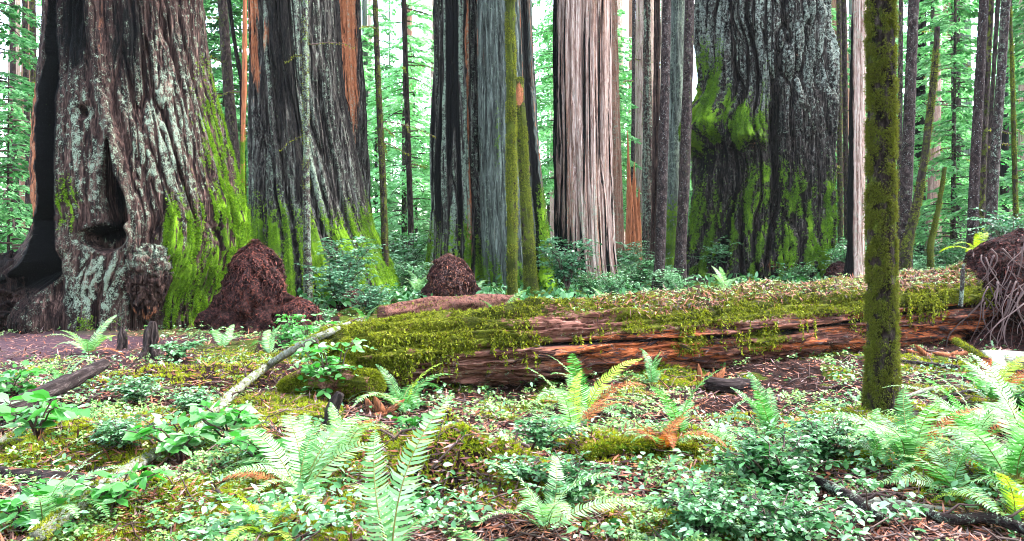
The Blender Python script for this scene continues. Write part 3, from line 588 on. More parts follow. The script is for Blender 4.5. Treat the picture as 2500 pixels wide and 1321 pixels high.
# splintered stump
def splinter():
    Y = 33.5; x, y, z = px2(1550, Y), Y, float(G(px2(1550, Y), Y)); r = thing('broken_stump', (x, y, z), 'tall splintered orange-brown stump left of the striped trunks', 'stump')
    for k, (px, top, w) in enumerate([(1530, 320, 11), (1541, 430, 14), (1552, 395, 16), (1563, 455, 15), (1547, 520, 30)]):
        h = CAMZ - (top - HOR) / F * Y - z; wz = w / F * Y; n = 24; t = np.linspace(0, 1, n)
        P = np.stack([px2(px, Y) - x + .12 * np.sin(t * 3 + k) * .5, .12 * k - .2 + 0 * t, -.3 + t * (h + .3)], 1)
        V, Fa = tube(P, wz * .62 * (1 - t ** 2.2) + .01, 16, .4, k); mk('splinter' if k < 4 else 'stump_core', V, Fa, M['warm'] if k != 1 else M['brown'], r, True, np.tile([.0, .25 if k == 4 else 0, .2, .8 if k != 4 else .2], (len(V), 1)))
splinter()

# ------------------------------------------------------------------ background conifers
def crown(h0, h1, rmax, seed, nb, dens=1., sl=.22, mat='needle'):
    r = np.random.default_rng(seed); Ps = []; Ds = []; mb = MB()
    for k in range(nb):
        t = (k + r.uniform(0, 1)) / nb; h = h0 + (h1 - h0) * t; L = rmax * (1 - t) ** .6 * r.uniform(.55, 1.1) + .3; az = r.uniform(0, 6.28)
        d = np.array([math.cos(az), math.sin(az), 0]); s = np.array([-d[1], d[0], 0]); m = int(9 * L / .35 * dens) + 3
        u = r.uniform(.08, 1, m); dz = .16 * L * u - .42 * L * u ** 2
        base = d * (u * L)[:, None]; base[:, 2] += h + dz
        side = r.choice([-1, 1], m); tw = (1.05 - u) * L * .38 + .15
        nn = 4
        for q in range(nn):
            v = (q + r.uniform(0, 1, m)) / nn; p = base + (s * (side * tw * v)[:, None]) + d * (tw * v * .5)[:, None]; p[:, 2] -= .22 * tw * v ** 2 * 1.5 + r.uniform(-.04, .04, m)
            dd = s * (side * r.uniform(.2, 1, m))[:, None] + d * r.uniform(.2, 1.1, m)[:, None]; dd[:, 2] -= r.uniform(0, .6, m)
            Ps.append(p); Ds.append(dd)
        tt = np.linspace(0, 1, 6); bp = d * (tt * L)[:, None]; bp[:, 2] += h + .16 * L * tt - .42 * L * tt ** 2; mb.add(*tube(bp, np.linspace(.035, .008, 6), 4), 1)
    P = np.concatenate(Ps); D = np.concatenate(Ds); N = np.tile([0, 0, 1.], (len(P), 1)) + r.normal(size=(len(P), 3)) * .35
    V, Fa = scatter(DIAM[0] * [1.5, 1, 1], DIAM[1], P, D, N, sl * r.uniform(.6, 1.4, len(P))); mb.add(V, Fa, 0)
    V, Fa, mi = mb.data(); return mesh('crown', V, Fa, [M[mat], M['twig']], False, None, mi)
def stem_mesh(h, r, seed, mat='slim'):
    z = np.linspace(-.5, h, 40)[:, None]; th = np.linspace(0, 2 * np.pi, 20, endpoint=False)[None]; rr = r * (1 - .75 * z / h) * (1 + .12 * (fbm(np.cos(th) * 2 + 0 * z, np.sin(th) * 2 + 0 * z, z, seed, 3) - .5)) + r * .5 * np.exp(-np.clip(z, 0, 9) * 2)
    w = .25 * np.sin(z * .15 + seed) * .5
    V = np.stack([rr * np.cos(th) + w, rr * np.sin(th), z + 0 * th], -1); return mesh('trunk', V, gf(40, 20), M[mat], True, np.tile([.35, 0, .3, 0], (800, 1)))
CG = {}
specs = {'tall': (4.5, 26, 4.2, 90, 28, .22, .9, .26), 'mid': (1.8, 15, 3.0, 80, 15.5, .12, 1.1, .2), 'young': (.5, 6.5, 1.7, 60, 6.8, .05, 1.3, .14)}
protos = {}
for kind, (h0, h1, rm, nb, th_, tr, dn, sl) in specs.items():
    protos[kind] = []
    for v in range(3):
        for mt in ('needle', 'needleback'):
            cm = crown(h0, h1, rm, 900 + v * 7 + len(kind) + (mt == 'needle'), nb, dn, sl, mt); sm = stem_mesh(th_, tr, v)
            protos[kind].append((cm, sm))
LB = {'tall': ('tall far conifer with drooping pale green sprays in the hazy forest behind the giants', 'tall conifers filling the far forest'),
      'mid': ('bushy half-grown hemlock with bright green sprays down to head height behind the giants', 'half-grown hemlocks behind the giants'),
      'young': ('feathery young hemlock growing low among the far trunks', 'young hemlocks on the far forest floor')}
def conifer(kind, x, y, v, sc=1, rz=None, label=None, group=1):
    z = float(G(x, y)); cm, sm = protos[kind][v % 6]
    o = thing('hemlock_tree' if kind != 'young' else 'young_hemlock', (x, y, z - .05), label or LB[kind][0], 'tree', LB[kind][1] if group == 1 else group, random.uniform(0, 6.28) if rz is None else rz, sc)
    for nm, me in (('crown', cm), ('trunk', sm)):
        c = bpy.data.objects.new(nm, me); COL.objects.link(c); c.parent = o
    return o
R_ = random.Random(5)
for k in range(46):
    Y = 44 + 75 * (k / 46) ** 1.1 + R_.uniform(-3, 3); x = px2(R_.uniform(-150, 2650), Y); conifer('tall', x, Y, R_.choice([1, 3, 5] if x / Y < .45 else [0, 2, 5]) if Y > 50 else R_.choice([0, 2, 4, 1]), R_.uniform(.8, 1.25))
for k in range(30):
    Y = 36 + 40 * (k / 30) + R_.uniform(-3, 3); x = px2(R_.uniform(-150, 2650), Y); conifer('mid', x, Y, R_.choice([1, 3, 5, 0]), R_.uniform(.7, 1.2))
for k in range(26):
    Y = 33 + 25 * (k / 26); x = px2(R_.uniform(-100, 2600), Y); conifer('young', x, Y, R_.choice([1, 3, 5, 0]), R_.uniform(.6, 1.1))
conifer('mid', px2(-10, 24), 24, 0, .8, label='bushy young hemlock at the far left edge beside the burnt giant', group='')
conifer('young', px2(30, 21), 21, 2, .9, label='small feathery hemlock low at the left edge', group='')
conifer('mid', px2(2560, 27), 27, 2, .9, label='hemlock overhanging the right edge behind the speckled trunks', group='')
conifer('mid', px2(2330, 31), 31, 4, .9, label='hemlock with fans of bright needles behind the darkest right-hand trunk', group='')
# the forest goes on round the clearing, beside and behind the place the photo was taken from; these unseen trees are added to block sky light from the front
for k in range(22):
    a = math.radians(100 + 160 * (k + R_.uniform(.2, .8)) / 22); rr_b = R_.uniform(11, 24); conifer('mid' if k % 2 else 'tall', rr_b * math.sin(a) , rr_b * math.cos(a) - 2, 2 * (k % 3), R_.uniform(.9, 1.2), label='unseen conifer added round the clearing to block sky light', group='unseen conifers added round the clearing to block sky light')
# far redwood trunks
protoR = [stem_mesh(45, 1.0, s, m) for s, m in ((3, 'pale'), (4, 'pale'), (5, 'warm'), (6, 'grey'))]
for k in range(62):
    Y = 46 + 74 * (k / 62) + R_.uniform(-3, 3); px = R_.uniform(-50, 2550) if k % 3 else R_.choice([R_.uniform(1500, 1700), R_.uniform(2030, 2550), R_.uniform(880, 1050)]); x = px2(px, Y); s = R_.uniform(.22, .95)
    o = thing('redwood_tree', (x, Y, float(G(x, Y))), 'bare far redwood trunk fading into the bright forest haze', 'tree', 'redwood trunks far back in the forest', R_.uniform(0, 6.28))
    c = bpy.data.objects.new('trunk', protoR[k % 4]); COL.objects.link(c); c.parent = o; c.scale = (s, s, 1)

# ------------------------------------------------------------------ fallen log
AX = np.array([P3(780, 905, 9.15), P3(900, 872, 9.35), P3(1300, 842, 10.0), P3(1700, 808, 11.2), P3(2100, 772, 12.7), P3(2300, 752, 13.4), P3(2480, 735, 14.0)])
RAD = np.array([.3, .39, .48, .53, .57, .62, .68])
def loggrid():
    J, I = 900, 260; P = spl(AX, J); t = np.linspace(0, len(RAD) - 1, J); R = np.interp(t, np.arange(len(RAD)), RAD)
    T = norm(np.gradient(P, axis=0)); up = np.array([0, 0, 1.]); A = norm(np.cross(T, up)); B = np.cross(A, T)     # A points to camera side (−y)
    th = np.linspace(0, 2 * np.pi, I, endpoint=False)[None] + 0 * t[:, None]; s = np.concatenate([[0], np.cumsum(np.linalg.norm(np.diff(P, axis=0), axis=1))])[:, None] + 0 * th
    c, sn = np.cos(th), np.sin(th)
    n1 = fbm(c * 2.6, sn * 2.6, s * .45, 201, 3); k1 = np.clip(np.abs(n1 - .5) / .07, 0, 1) ** .6
    n2 = fbm(c * 8, sn * 8, s * 1.1, 203, 2); k2 = np.clip(np.abs(n2 - .5) / .12, 0, 1) ** .6; n3 = vn(c * 20, sn * 20, s * 2.2, 205)
    steps = np.floor((.6 * fbm(c * 4, sn * 4, s * .8, 207, 2) + .4 * fbm(c * 7, sn * 7, s * 2.4, 208, 2)) * 11) / 11
    d = .10 * (k1 - 1) + .045 * (k2 - 1) + .02 * (n3 - .5) + .3 * (steps - .5) + .06 * (fbm(c, sn, s * 1.2, 209, 2) - .5)
    crack = np.exp(-((sn - (.02 + .12 * np.sin(s * .8))) / .06) ** 2) * (c > 0) * sst(1.6, 2.6, s); d = d - .12 * crack
    mossw = sst(.1, .4, sn + .5 * (fbm(c * 1.5, sn * 1.5, s * .9, 211, 3) - .5) + .45 * sst(2.2, .6, s)) + .8 * sst(1.5, .4, s) * sst(-.8, -.1, sn)
    mossw = mossw + .9 * blob(s, sn, 6.0, -.25, .5, .35) + .9 * blob(s, sn, 4.7, -.15, .35, .35)
    bare = blob(s, sn, 2.9, .55, .6, .28); mossw = np.clip(mossw - 1.1 * bare, 0, 1)
    d = d + .05 * mossw * fbm(c * 6, sn * 6, s * 5, 213, 2)
    V = P[:, None] + (R[:, None] + d)[..., None] * (c[..., None] * A[:, None] + sn[..., None] * B[:, None])
    ms = np.zeros(th.shape + (4,)); ms[..., 0] = mossw; ms[..., 1] = .9 * crack + .15; ms[..., 3] = (.55 + .5 * (fbm(c * 2, sn * 2, s * .5, 215, 2) - .5)) * (sn < .25) * (1 - .5 * bare) * sst(1.5, 3, s); ms[..., 2] = .3 * (sn < .4)
    return V, ms, s, th, P
LV, LM, LS, LTH, LP = loggrid()
lroot = thing('fallen_log', LP[450] - [0, 0, .5], 'huge fallen red log lying across the clearing, draped with olive moss', 'log')
lb = np.array(lroot.location)
V_ = (LV - lb); I_ = V_.shape[1]; J_ = V_.shape[0]; Vf = np.concatenate([V_.reshape(-1, 3), [V_[0].mean(0)], [V_[-1].mean(0)]]); q = np.arange(I_)
capf = np.concatenate([np.stack([(q + 1) % I_, q, 0 * q + J_ * I_], 1), np.stack([(J_ - 1) * I_ + q, (J_ - 1) * I_ + (q + 1) % I_, 0 * q + J_ * I_ + 1], 1)]); Fa = gf(J_, I_)
Fa = np.concatenate([Fa[:, [0, 1, 2]], Fa[:, [0, 2, 3]], capf])
# rotate coords so the grain follows the log: object X axis runs along it
ang = math.atan2(AX[-1][1] - AX[0][1], AX[-1][0] - AX[0][0]); ca, sa = math.cos(-ang), math.sin(-ang)
Vr = Vf.copy(); Vr[:, 0] = Vf[:, 0] * ca - Vf[:, 1] * sa; Vr[:, 1] = Vf[:, 0] * sa + Vf[:, 1] * ca
lo = mk('log_body', Vr, Fa, M['log'], lroot, True, np.concatenate([LM.reshape(-1, 4), np.zeros((2, 4))])); lo.rotation_euler = (0, 0, ang)
dth = np.roll(LV, -1, 1) - np.roll(LV, 1, 1); LN = norm(np.cross(np.gradient(LV, axis=0), dth)); cen = LV.mean(1, keepdims=True); LN *= np.sign((LN * (LV - cen)).sum(-1, keepdims=True) + 1e-9)
vis = ((np.cos(LTH) > -.35) | (np.sin(LTH) > .3))
w = (np.clip(LM[..., 0] - .3, 0, 1) * vis * (fbm(LV[..., 0] * 6, LV[..., 1] * 6, LV[..., 2] * 6, 41, 2) > .4)).ravel()
# litter-covered top further right
topw = (sst(.6, .85, np.sin(LTH)) * sst(2.5, 4.5, LS)).ravel(); wm = w * (1 - .75 * topw)
idx = rng.choice(len(wm), 60000, p=wm / wm.sum())
tufts(LV.reshape(-1, 3)[idx] - lb + rng.normal(size=(60000, 3)) * .01, LN.reshape(-1, 3)[idx], .042 * rng.uniform(.4, 1.5, 60000), 0, 1.1, M['moss'], 'moss', lroot)
# hanging drapes
def drapes():
    e = (np.abs(np.sin(LTH) - .25) < .4) & (np.cos(LTH) > .1) & (LM[..., 0] > .1); ii = np.argwhere(e); sel = ii[rng.choice(len(ii), 900)]; Ps = []; Ds = []
    cl = fbm(LS[:, 0] * 2.2, 0 * LS[:, 0], 0 * LS[:, 0], 5, 2)
    for j, i in sel:
        if cl[j] < .47: continue
        p = LV[j, i] + LN[j, i] * .025; L = rng.uniform(.06, .3); n = int(L / .008); t = np.linspace(0, 1, n)[:, None]
        q = p + t * np.array([0, 0, -L]) + LN[j, i] * .01 + rng.normal(size=(n, 3)) * .005; Ps.append(q); Ds.append(rdir(n, -1.4))
    P = np.concatenate(Ps) - lb; D = np.concatenate(Ds); V, Fa = scatter(DIAM[0] * [1.5, 1, 1], DIAM[1], P, D, rdir(len(P)), .04); mk('moss_drape', V, Fa, M['moss'], lroot)
drapes()
# needle litter on the log top
wt = topw * (np.sin(LTH).ravel() > .5); idx = rng.choice(len(wt), 20000, p=wt / wt.sum()); n_ = len(idx)
D = rng.normal(size=(n_, 3)); D -= (D * LN.reshape(-1, 3)[idx]).sum(1, keepdims=True) * LN.reshape(-1, 3)[idx] * .8; D[:, 1] -= .5; D[:, 2] -= .3
V, Fa = scatter(DIAM[0] * [.5, 1, 1], DIAM[1], LV.reshape(-1, 3)[idx] + LN.reshape(-1, 3)[idx] * rng.uniform(.0, .035, (n_, 1)) - lb, D, LN.reshape(-1, 3)[idx], .085 * rng.uniform(.4, 1.4, n_))
mk('needle_litter', V, Fa, M['litter'], lroot)
idx = rng.choice(len(wt), 1500, p=wt / wt.sum()); V, Fa = scatter(*SORREL, LV.reshape(-1, 3)[idx] + [0, 0, .05] - lb, rdir(1500) * [1, 1, .2], np.tile([0, -.2, 1.], (1500, 1)) + rng.normal(size=(1500, 3)) * .3, .03)
mk('sorrel_leaves', V, Fa, M['sorrel'], lroot)
# peeling wood fibres on the front
wf = (LM[..., 3] * (np.cos(LTH) > .1) * (1 - LM[..., 0])).ravel(); idx = rng.choice(len(wf), 2600, p=wf / wf.sum()); T3 = norm(np.gradient(LV, axis=0)).reshape(-1, 3)[idx]
D = T3 * rng.choice([-1, 1], (2600, 1)) + rng.normal(size=(2600, 3)) * .22 + LN.reshape(-1, 3)[idx] * .15
V, Fa = scatter(DIAM[0] * [.28, 1, 1], DIAM[1], LV.reshape(-1, 3)[idx] + LN.reshape(-1, 3)[idx] * .004 - lb, D, LN.reshape(-1, 3)[idx], .17 * rng.uniform(.3, 1.4, 2600)); mk('wood_fibres', V, Fa, M['redlitter'], lroot)

# other logs & branches ---------------------------------------------------------------
def logobj(name, label, pts, radii, mat, msk=(0, 0, 0, 0), n=20, K=60, rough=.25, cat='branch', seed=1, twigs=0, mossn=0, group=None, lift=.9):
    rm = max(radii); cps = []
    for p in pts:
        if name in ('fallen_branch', 'rotten_stub') or (name == 'fallen_pole' and p[1] > 880) or (name == 'fallen_log' and p[2] < 8.4): q = place(p[0], p[1], rm * lift if name != 'rotten_stub' else 0); cps.append([q[0], q[1], q[2] + rm * lift])
        else: cps.append(P3(*p))
    if name == 'rotten_stub': b0 = place(*pts[0][:2]); cps = [P3(p[0], p[1] + 8 * (i == 0), b0[1]) for i, p in enumerate(pts)]
    P = spl(cps, K); R = np.interp(np.linspace(0, 1, K), np.linspace(0, 1, len(radii)), radii); b = P[K // 2] - [0, 0, R.max()]
    V, Fa = tube(P - b, R, n, rough, seed)
    d = P[-1] - P[0]; q = Vector(d).to_track_quat('Z', 'Y'); Mx = np.array(q.to_matrix())           # local Z runs along the wood
    o = tag(mk(name, V @ Mx, Fa, M[mat], None, True, np.tile(msk, (len(V), 1)) if not callable(msk) else msk(V + b), loc=b), label, cat, group); o.rotation_mode = 'QUATERNION'; o.rotation_quaternion = q
    rr = random.Random(seed)
    if twigs:
        for k in range(twigs):
            i = rr.randint(4, K - 4); L = rr.uniform(.12, .5); dd = np.array([rr.uniform(-1, 1), rr.uniform(-.7, .4), rr.uniform(-.1, 1)]); dd /= np.linalg.norm(dd)
            pp = np.array([P[i] + dd * L * t + np.array([0, 0, -.3 * L * t * t]) + rng.normal(size=3) * .012 for t in np.linspace(0, 1, 6)]) - b
            v, f = tube(pp, np.linspace(R[i] * .35, .002, 6), 5); mk('twig', v @ Mx, f, M['twig'], o, True)
    if mossn:
        ii = rng.integers(1, K - 1, mossn); N = rdir(mossn, .7); Q = P[ii] - b + N * R[ii][:, None] * .95; D = norm(N + [0, 0, -.5])
        v, f = scatter(TUFT[0], TUFT[1], Q, np.cross(D, rdir(mossn)), D, .035 * rng.uniform(.5, 1.4, mossn)); mk('moss', v @ Mx, f, M['moss'], o)
    return o
logobj('fallen_log', 'low mossy rotting log under the pale slanting pole', [(690, 945, 8.7), (750, 930, 8.75), (820, 930, 8.7), (910, 940, 8.6)], [.05, .13, .17, .15], 'log', (.7, 0, 0, .2), 60, 160, .6, 'log', 3, mossn=12000)
logobj('fallen_pole', 'long pale lichened pole slanting down across the undergrowth at left', [(885, 782, 9.7), (760, 830, 9.05), (650, 896, 8.3), (540, 985, 7.5), (460, 1062, 6.9), (370, 1112, 6.3), (250, 1190, 5.7), (165, 1252, 5.25), (90, 1310, 4.9)], [.04, .048, .05, .045, .035], 'palewood', (.42, .3, .3, 0), 20, 200, .22, 'log', 4, twigs=6, mossn=1600, lift=2.3)
logobj('fallen_log', 'charred grey log jutting in from the left edge', [(-120, 1050, 7.1), (0, 1006, 7.3), (120, 955, 7.7), (254, 890, 8.3)], [.085, .085, .08, .07], 'darkwood', (0, .25, .2, 0), 24, 90, .3, 'log', 5, twigs=3, lift=2.2)
logobj('fallen_log', 'short wet brown log lying near the bottom left corner', [(-120, 1140, 5.6), (0, 1155, 5.65), (140, 1168, 5.7), (262, 1170, 5.75)], [.05, .05, .048, .04], 'darkwood', (0, 0, .1, .4), 24, 80, .3, 'log', 6, lift=1.3)
logobj('fallen_log', 'thin red rotten log behind the mossy main log', [(930, 765, 15.4), (1050, 748, 16.2), (1160, 742, 16.6), (1260, 738, 17)], [.14, .17, .17, .15], 'log', (.3, .45, 0, .3), 24, 60, .5, 'log', 7, mossn=1500)
logobj('fallen_log', 'cut grey log end lying at the right edge', [(2395, 880, 11.2), (2450, 882, 11.3), (2620, 888, 11.6)], [.13, .15, .15], 'palewood', (0, 0, 0, .3), 28, 60, .15, 'log', 8)
logobj('broken_limb', 'short dark broken limb lying below the splintered wood at the log', [(1722, 935, 9.6), (1780, 942, 9.6), (1838, 938, 9.7)], [.09, .085, .06], 'darkwood', (0, 0, .1, .3), 24, 40, .4, 'branch', 9)
logobj('fallen_branch', 'thick dark lichened branch arching at bottom right under the leafy shrub', [(1960, 1165, 5.6), (2040, 1195, 5.4), (2110, 1235, 5.2), (2150, 1262, 5.05)], [.03, .04, .036, .02], 'darkwood', (0, 0, .5, 0), 20, 60, .2, 'branch', 10, twigs=4, lift=2.4)
logobj('fallen_branch', 'dark lichened branch running to the lower right corner', [(2080, 1275, 5.1), (2200, 1240, 5.1), (2320, 1268, 5.05), (2430, 1268, 4.95), (2600, 1330, 4.8)], [.014, .028, .032, .03, .03], 'darkwood', (0, 0, .5, 0), 20, 80, .2, 'branch', 11, twigs=6, lift=2.4)
logobj('fallen_branch', 'dark branch rising from the bottom edge left of the leafy shrub', [(1640, 1350, 4.7), (1700, 1310, 4.9), (1780, 1255, 5.1), (1850, 1222, 5.25)], [.035, .04, .042, .035], 'darkwood', (0, .1, .35, 0), 20, 60, .2, 'branch', 12, lift=1.8)
logobj('fallen_branch', 'thin pale curved branch above the lower right dark one', [(2050, 1240, 5.25), (2130, 1222, 5.2), (2230, 1235, 5.1), (2330, 1246, 5.0)], [.015, .022, .022, .012], 'palewood', (0, .2, .2, 0), 12, 50, .2, 'branch', 13, lift=1.8)
logobj('fallen_branch', 'curved dark branch sweeping round the foot of the near mossy trunk', [(2155, 1065, 7.0), (2200, 1030, 7.2), (2270, 990, 7.6), (2340, 960, 8.0), (2440, 950, 8.3)], [.025, .03, .025, .02, .012], 'darkwood', (0, 0, .3, 0), 14, 60, .2, 'branch', 14, twigs=4)
logobj('fallen_branch', 'long straight grey stick lying from the near mossy trunk to the right edge', [(2195, 880, 11.0), (2300, 893, 10.6), (2400, 903, 10.3), (2560, 912, 10.0)], [.02, .03, .03, .03], 'darkwood', (0, 0, .4, 0), 12, 60, .2, 'branch', 15, twigs=3)
logobj('fallen_branch', 'pale thin branch arched right of the near mossy trunk', [(2195, 975, 8.6), (2270, 950, 8.8), (2340, 936, 9.1), (2440, 940, 9.2)], [.015, .024, .024, .012], 'palewood', (.1, .1, 0, 0), 12, 50, .2, 'branch', 16)
logobj('fallen_branch', 'thin pale branch lying left of the near mossy trunk', [(1960, 1022, 7.9), (2030, 1004, 8.0), (2110, 1006, 7.7)], [.01, .02, .018], 'palewood', (.1, .2, 0, 0), 10, 40, .2, 'branch', 17)
logobj('fallen_branch', 'thin dark stick on the litter in the middle of the clearing', [(1850, 975, 8.8), (1900, 970, 8.8), (1990, 978, 8.6), (2030, 985, 8.4)], [.01, .014, .014, .008], 'darkwood', (0, 0, .1, 0), 8, 40, .2, 'branch', 18)
logobj('fallen_branch', 'thin dark stick lying under the main log between the two ferns', [(1135, 975, 8.6), (1250, 970, 8.7), (1350, 965, 8.8)], [.012, .016, .01], 'darkwood', (0, 0, .1, 0), 8, 40, .2, 'branch', 19)
logobj('fallen_branch', 'mossy root-like limb near the middle of the foreground slope', [(700, 1035, 7.3), (790, 1020, 7.3), (860, 1048, 7.1), (960, 1085, 6.8), (1040, 1098, 6.7)], [.012, .03, .035, .03, .02], 'darkwood', (.5, 0, .1, 0), 14, 60, .3, 'branch', 20, mossn=500)
logobj('fallen_branch', 'thin forked branch sloping across the left undergrowth', [(128, 1100, 6.6), (125, 1040, 7.1), (200, 985, 7.6), (270, 940, 8.0), (330, 880, 8.6)], [.01, .015, .018, .018, .01], 'darkwood', (.3, 0, .3, 0), 10, 60, .2, 'branch', 21, twigs=6)
logobj('fallen_branch', 'pale thin branch in front of the charred log at left', [(-30, 1110, 5.9), (40, 1040, 6.3), (90, 985, 6.9)], [.02, .025, .015], 'palewood', (.1, 0, .2, 0), 12, 40, .2, 'branch', 22)
logobj('fallen_branch', 'dark thin branch along the bottom left corner', [(0, 1285, 4.9), (90, 1262, 5.0), (180, 1262, 5.1), (240, 1290, 5.0)], [.012, .018, .015, .01], 'darkwood', (0, 0, .2, 0), 10, 40, .2, 'branch', 23, twigs=3)
logobj('fallen_branch', 'dark thin branch just below the short wet log', [(45, 1225, 5.3), (110, 1240, 5.25), (170, 1262, 5.2)], [.01, .013, .008], 'darkwood', (0, 0, .1, 0), 8, 30, .2, 'branch', 24, twigs=2)
logobj('fallen_branch', 'mossy bough lying right of the second large fern', [(1430, 1105, 6.6), (1500, 1090, 6.7), (1600, 1095, 6.7), (1700, 1100, 6.6)], [.035, .045, .045, .03], 'darkwood', (1, 0, 0, 0), 20, 60, .3, 'branch', 26, mossn=2500)
logobj('broken_stub', 'reddish-brown broken stub standing before the cut grey log at the right edge', [(2402, 955, 9.9), (2405, 915, 9.9), (2410, 875, 9.95)], [.07, .06, .05], 'log', (0, .3, 0, .6), 18, 30, .45, 'stump', 27)
logobj('mossy_stick', 'mossy stick leaning up against the brown stub at the right', [(2330, 830, 10.8), (2370, 855, 10.4), (2412, 885, 10.0)], [.03, .04, .04], 'slimmoss', (1, 0, 0, 0), 14, 30, .3, 'branch', 28, mossn=500)
logobj('broken_branch', 'dead upright branch stub standing against the root tangle', [(2345, 750, 12.6), (2349, 700, 12.65), (2352, 645, 12.7)], [.035, .03, .02], 'darkwood', (0, 0, .5, .2), 14, 40, .45, 'branch', 29)
logobj('rotten_stub', 'small dark shaggy stub before the burnt giant, left of two', [(300, 850, 12.8), (301, 820, 12.8), (298, 798, 12.8)], [.09, .07, .05, .02], 'darkwood', (.2, .3, 0, .2), 30, 50, .9, 'stump', 30)
logobj('rotten_stub', 'small dark shaggy stub before the burnt giant, right of two', [(365, 868, 12.0), (366, 825, 12.0), (372, 785, 12.0)], [.13, .08, .07, .03], 'darkwood', (.2, .3, 0, .2), 30, 50, .9, 'stump', 31)
logobj('rotten_stub', 'dark knobbly stub left of the first large fern', [(805, 1040, 7.4), (812, 1000, 7.5), (832, 960, 7.6)], [.07, .055, .035], 'darkwood', (.3, 0, 0, .3), 16, 24, .5, 'stump', 32)
# red wood chunks
for k, (px, py, Y, sz, lab) in enumerate([(1735, 912, 10.0, .22, 'pinkish shards of splintered wood standing at the front of the log'), (2270, 862, 11.8, .3, 'orange broken wood slabs at the log foot right of the near trunk'), (900, 1000, 8.1, .22, 'dark red broken slabs of wood by the first large fern')]):
    c = P3(px, py, Y); c[2] = float(G(c[0], c[1])); root_ = thing('wood_shards', c, lab, 'broken wood'); rr = random.Random(k)
    for q in range(11):
        a = rr.uniform(-1.2, 1.2); e = rr.uniform(.1, 1.3) if k == 0 else rr.uniform(-.1, .6); L = sz * rr.uniform(.5, 1.5); d = np.array([math.sin(a) * math.cos(e), rr.uniform(-.3, .3), math.sin(e) + .1])
        p0 = np.array([rr.uniform(-sz, sz) * (.6 if k == 0 else 1.3), rr.uniform(-.1, .1), -.03]); P = np.array([p0 + d * L * t for t in (0, .4, .8, 1)]); V, Fa = tube(P, [L * .16, L * .14, L * .08, .004], 5, .6, q); mk('shard', V, Fa, M['warm'], root_, False, np.tile([0, 0, 0, .9 if k < 2 else .6], (len(V), 1)))

# ------------------------------------------------------------------ litter mounds
def mound(label, px, py, Y, w, h, lean, seed, mat='redlitter', n=9000, name='litter_mound', sl=.065):
    c = P3(px, py, Y); c[2] = float(G(c[0], c[1])); J, I = 90, 160; t = np.linspace(0, 1, J)[:, None]; th = np.linspace(0, 2 * np.pi, I, endpoint=False)[None]
    pr = (1 - .6 * t) * (1 - t ** 5) ** .5 * .85 + .55 * np.exp(-t / .14); r = w * pr * (1 + 1.4 * (fbm(np.cos(th) * 1.6 + 0 * t, np.sin(th) * 1.6 + 0 * t, t * 3.5, seed, 4) - .5)) * (1 + .12 * (fbm(np.cos(th) * 8 + 0 * t, np.sin(th) * 8 + 0 * t, t * 9, seed + 4, 2) - .5))
    r = w * np.interp(t, [0, .12, .3, .55, .75, .9, 1], [1, .8, .62, .5, .42, .26, 0]) * (1 + 1.1 * (fbm(np.cos(th) * 2.2 + 0 * t, np.sin(th) * 2.2 + 0 * t, t * 5, seed, 5) - .5) + .5 * (fbm(np.cos(th) * 6 + 0 * t, np.sin(th) * 6 + 0 * t, t * 9, seed + 8, 3) - .5)); V = np.stack([r * np.cos(th) + lean * t, r * np.sin(th) * .8 + 0 * t, -.25 + (h + .25) * t + 0 * th], -1); root = thing(name, c, label, 'mound')
    m = M['mound'] if 'mound' in M else None
    mk('soil_heap', V, gf(J, I), M['soilred'], root, True)
    N = norm(V - V.mean((0, 1))); idx = rng.integers(0, J * I, n); D = rng.normal(size=(n, 3)); D[:, 2] -= .9; Vf = V.reshape(-1, 3)[idx] + N.reshape(-1, 3)[idx] * rng.uniform(0, .015, (n, 1))
    D = D - (D * N.reshape(-1, 3)[idx]).sum(1, keepdims=True) * N.reshape(-1, 3)[idx] * .9
    v, f = scatter(DIAM[0] * [.5, 1, 1], DIAM[1], Vf, D, N.reshape(-1, 3)[idx] + rng.normal(size=(n, 3)) * .4, sl * rng.uniform(.4, 1.3, n) * np.where(rng.random(n) < .04, 2.2, 1)); mk('bark_litter', v, f, M[mat], root)
    return root, V
m_, n__, l__, p__ = nt('dark_red_duff'); tc_ = n__.new('ShaderNodeTexCoord').outputs['Object']; rr_ = ramp(n__, [(.4, (.005, .003, .003)), (.52, (.02, .009, .008)), (.66, (.09, .03, .024))])
l__.new(noise(n__, l__, tc_, 22, 1, 7, .75), rr_.inputs[0]); l__.new(rr_.outputs[0], p__.inputs['Base Color']); p__.inputs['Roughness'].default_value = .9; p__.inputs['Specular IOR Level'].default_value = .05; M['soilred'] = m_
mound('tall heap of dark red bark litter between the burnt giant and the fluted redwood', 622, 785, 16.2, 1.12, 1.75, .02, 1, n=24000)
mound('low spread of dark red bark litter right of the tall heap', 730, 790, 15.8, .75, .62, 0, 2, n=8000)
mound('heap of dark roots and orange needles before the joined middle redwoods', 1105, 735, 20.5, 1.2, 1.4, -.1, 3, 'litter', n=9000)
mound('low dark heap of bark litter under the broad shrub', 850, 735, 20.5, .85, .55, 0, 5, n=6000)
mound('small red litter bank at the foot of the gnarled giant, right side', 2050, 700, 27.5, 1.0, .9, 0, 6, n=4000)
